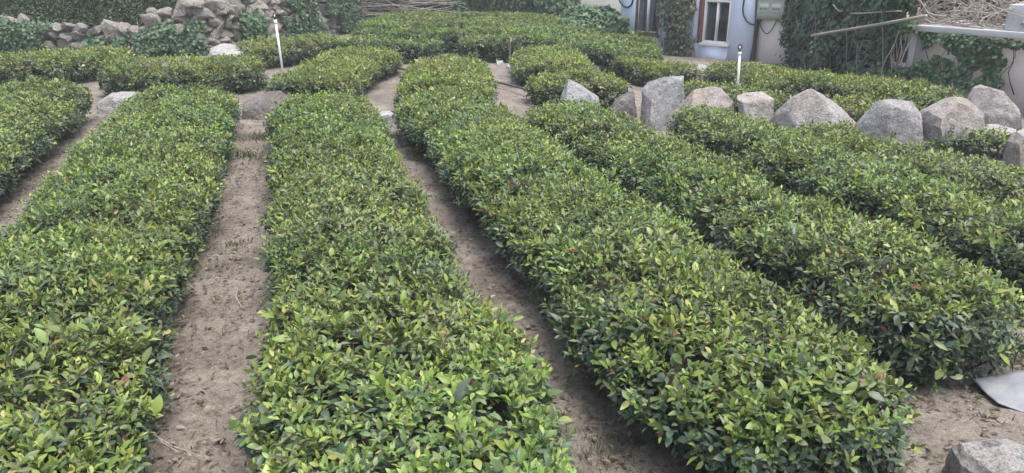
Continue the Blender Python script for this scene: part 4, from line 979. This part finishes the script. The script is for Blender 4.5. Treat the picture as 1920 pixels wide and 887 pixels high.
# ------------------------------------------------------------------ litter, pebbles and weeds on the paths
rngl = np.random.default_rng(61)
def path_points(n, edge=0.0):
    """scatter in the four front paths, more of it against the hedge feet"""
    lanes = [(-3.05, -2.25, 4, 13), (-0.82, -0.26, 1.8, 12.2), (1.02, 1.50, 2.0, 11.4), (2.8, 3.1, 2.2, 9), (2.8, 4.6, 2.4, 3.0), (4.2, 4.75, 3.0, 8)]
    ar = np.array([(b - a) * (d - c) for a, b, c, d in lanes]); k = rngl.choice(len(lanes), n, p=ar / ar.sum()); out = []
    for i in k:
        a, b, c, d = lanes[i]; e = rngl.beta(0.35, 0.35) if rngl.random() < edge else rngl.random()
        out.append(row(a - 0.08 + (b - a + 0.16) * e, c + (d - c) * rngl.random()))
    return np.array(out)
n = 15000; xy = path_points(n, 0.9); P = np.column_stack([xy, terrain(xy[:, 0], xy[:, 1]) + 0.02 + rngl.uniform(0, 0.012, n)])
D = nrm(np.column_stack([rngl.normal(0, 1, (n, 2)), rngl.normal(0, 0.18, n)])); U_ = nrm(np.column_stack([rngl.normal(0, 0.3, (n, 2)), np.ones(n)]))
D, S, Nn = leaf_axes(D, U_)
cl = np.array([(0.13, 0.10, 0.072), (0.17, 0.13, 0.095), (0.085, 0.066, 0.05), (0.25, 0.205, 0.155), (0.10, 0.095, 0.055)])[rngl.integers(0, 5, n)]
V, F, C = leaf_mesh(P, D, S, Nn, rngl.uniform(0.02, 0.06, n), cl, 1)
tag(obj('leaf_litter', mesh_np('leaf_litter', V, F, True, C), M_LEAF), 'dry fallen leaves scattered along the soil paths', None, None, 'stuff')
t = TB(); xy = path_points(420, 0.6)
for x, y in xy:
    a = rngl.uniform(0, 6.28); L = rngl.uniform(0.03, 0.14); z = float(terrain(x, y)) + 0.022; dx, dy = math.cos(a) * L / 2, math.sin(a) * L / 2
    t.tube([(x - dx, y - dy, z), (x + rngl.normal(0, .01), y + rngl.normal(0, .01), z + 0.008), (x + dx, y + dy, z)], [0.0022, 0.002, 0.001], 3)
tag(t.build('twig_litter', M_STICK, None, True), 'short dry twigs lying on the soil paths', None, None, 'stuff')
# pebbles
bmp = bmesh.new(); bmesh.ops.create_icosphere(bmp, subdivisions=1, radius=1.0); pv = np.array([v.co[:] for v in bmp.verts]); pf = np.array([[v.index for v in f.verts] for f in bmp.faces]); bmp.free()
n = 1500; xy = path_points(n, 0.2); V = []; Fp = []
for i, (x, y) in enumerate(xy):
    r = 0.004 + 0.016 * rngl.random() ** 4; q = pv * rngl.uniform(0.7, 1.25, pv.shape) * np.array([r, r * rngl.uniform(.7, 1.2), r * 0.6]); V.append(q + np.array([x, y, float(terrain(x, y)) + 0.014])); Fp.append(pf + i * len(pv))
tag(obj('pebbles', mesh_np('pebbles', np.vstack(V), np.vstack(Fp), True), M_WALLSTONE), 'small pebbles scattered over the soil paths', None, None, 'stuff')
n = 420; xy = path_points(n, 0.7); V = []; Fp = []
for i, (x, y) in enumerate(xy):
    r = 0.006 + 0.022 * rngl.random() ** 3; q = pv * rngl.uniform(0.6, 1.3, pv.shape) * np.array([r * rngl.uniform(.8, 1.6), r, r * 0.65]); V.append(q + np.array([x, y, float(terrain(x, y)) + 0.012])); Fp.append(pf + i * len(pv))
tag(obj('soil_clods', mesh_np('soil_clods', np.vstack(V), np.vstack(Fp), False), M_SOIL), 'crumbly clods of soil along the paths', None, None, 'stuff')
# weeds
def blades(cx, cy, n, rad, h, rng, lean=0.5):
    P = np.column_stack([cx + rng.normal(0, rad, n), cy + rng.normal(0, rad, n), np.zeros(n)]); P[:, 2] = terrain(P[:, 0], P[:, 1]) + 0.005
    D = nrm(np.column_stack([rng.normal(0, lean, (n, 2)), np.ones(n)])); U_ = nrm(np.column_stack([rng.normal(0, 1, (n, 2)), np.zeros(n) + 0.3]))
    D, S, Nn = leaf_axes(D, U_); L = h * rng.uniform(0.5, 1.2, n); w_ = np.full(n, 0.22)
    return P, D, S, Nn, L, w_
GC = np.array([(0.07, 0.11, 0.04), (0.10, 0.14, 0.05), (0.055, 0.085, 0.035), (0.15, 0.15, 0.075)])
for px, py, nb, rad, h, lab in [(457, 300, 170, 0.13, 0.12, 'green weed tuft on the left path below the pink rock'), (490, 262, 130, 0.11, 0.12, 'weed tuft against the centre row near the pink rock'),
        (452, 462, 170, 0.07, 0.06, 'small round green weed tuft in the middle of the left path'), (418, 505, 90, 0.08, 0.05, 'sparse weed tuft beside the left row on the path'),
        (1150, 838, 220, 0.13, 0.06, 'low dark weed patch in the path at the bottom centre'), (1905, 672, 120, 0.10, 0.13, 'grass tuft at the end of the row above the metal sheet'),
        (745, 260, 60, 0.07, 0.09, 'weed tuft below the low stone beside the centre row'), (1200, 880, 200, 0.13, 0.05, 'weed patch cut by the bottom edge left of the right row')]:
    q = GT(px, py); rt = thing('weed_tuft', lab, 'weed', 'weed tufts on the paths', (q[0], q[1], 0.0))
    P, D, S, Nn, L, w_ = blades(q[0], q[1], nb, rad, h, rngl)
    V, F, C = leaf_mesh(P - np.array(rt.location), D, S, Nn, L, GC[rngl.integers(0, 4, nb)], 1, w_)
    tag(obj('blades', mesh_np('blades', V, F, True, C), M_LEAF, rt), kind='stuff')
n0 = 520; xy = path_points(n0, 0.9); parts = []
for x, y in xy:
    m_ = rngl.integers(3, 9); P, D, S, Nn, L, w_ = blades(x, y, m_, 0.03, 0.06, rngl, 0.9); parts.append(leaf_mesh(P, D, S, Nn, L, GC[rngl.integers(0, 4, m_)], 2, w_))
V, F, C = merge(parts); tag(obj('sparse_weeds', mesh_np('sparse_weeds', V, F, True, C), M_LEAF), 'sparse tiny weeds sprouting along the paths', None, None, 'stuff')
for px, py, z, L, dx, dy, dz, key in [(246, 772, 0.34, 0.105, 0.95, -0.1, -0.05, (1, 1)), (274, 770, 0.36, 0.06, 0.05, 0.1, 0.95, (0, 3)), (412, 372, 0.30, 0.07, 0.2, 0.0, 0.9, (0, 2)), (416, 376, 0.28, 0.06, 0.5, -0.2, 0.7, (0, 0)), (408, 380, 0.27, 0.06, -0.3, -0.3, 0.8, (0, 2)), (404, 372, 0.28, 0.05, -0.5, 0.1, 0.8, (3, 0))]:
    q = G(px, py, z) - np.array(rowA.location); D_, S_, N_ = leaf_axes(np.array([[dx, dy, dz]]), nrm(np.array([[0.1, -0.6, 0.8]])))
    o = bpy.data.objects.new('leaf', LEAF_MESHES[key]); COL.objects.link(o); o.parent = rowA; R4 = np.eye(4); R4[:3, 0] = S_[0] * L * 1.3; R4[:3, 1] = D_[0] * L; R4[:3, 2] = N_[0] * L; R4[:3, 3] = q; o.matrix_local = Matrix(R4.tolist())
t = TB()
for (pa, za), (pb, zb_) in [(((225, 790), 0.25), ((250, 772), 0.34)), (((395, 410), 0.10), ((412, 374), 0.29))]:
    a_, b_ = G(*pa, za), G(*pb, zb_); t.tube(curved(a_, b_, 0.01, rngl, 5) - np.array(rowA.location), 0.003, 4)
t.build('shoot_stems', M_WOOD_SHADE, rowA, True)
# dry stems on the left path
def dry(label, pix, r, seed, z=0.03):
    rng = np.random.default_rng(seed); P = np.array([G(px, py, z + 0.02 * math.sin(i * 1.7)) for i, (px, py) in enumerate(pix)])
    t = TB(); t.tube(P - P[0], np.linspace(r, r * 0.6, len(P)), 5); o = t.build('dry_stem', M_STICK2, None, True); o.location = P[0]; tag(o, label, 'stem')
dry('pale dry stem lying on the soil at the lower left, upper of two', [(276, 803), (296, 820), (322, 836), (352, 846), (382, 858)], 0.004, 1)
dry('pale dry stem lying on the soil at the lower left, lower of two', [(280, 806), (305, 830), (335, 848), (350, 842), (344, 832)], 0.0035, 2)
dry('curled pale dry stem beside the centre row', [(446, 540), (442, 556), (452, 574), (462, 580)], 0.004, 3)
print('TRIS', TRI[0], 'stones', nst)

# ------------------------------------------------------------------ thin evening haze
bm = bmesh.new(); bmesh.ops.create_cube(bm, size=1.0, matrix=Matrix.Translation((0, 47, 2.0)) @ Matrix.Diagonal((170, 160, 7.0, 1)))
hz = obj('haze', bm_mesh('haze', bm)); hm = bpy.data.materials.new('haze_air'); hm.use_nodes = True
ht = hm.node_tree; ht.nodes.remove(ht.nodes['Principled BSDF']); pv_ = ht.nodes.new('ShaderNodeVolumePrincipled')
pv_.inputs['Color'].default_value = (0.93, 0.96, 1.0, 1); pv_.inputs['Density'].default_value = 0.0022; pv_.inputs['Anisotropy'].default_value = 0.2
ht.links.new(pv_.outputs[0], ht.nodes['Material Output'].inputs['Volume']); hz.data.materials.append(hm)
tag(hz, 'thin pale haze in the air over the field', None, None, 'stuff')
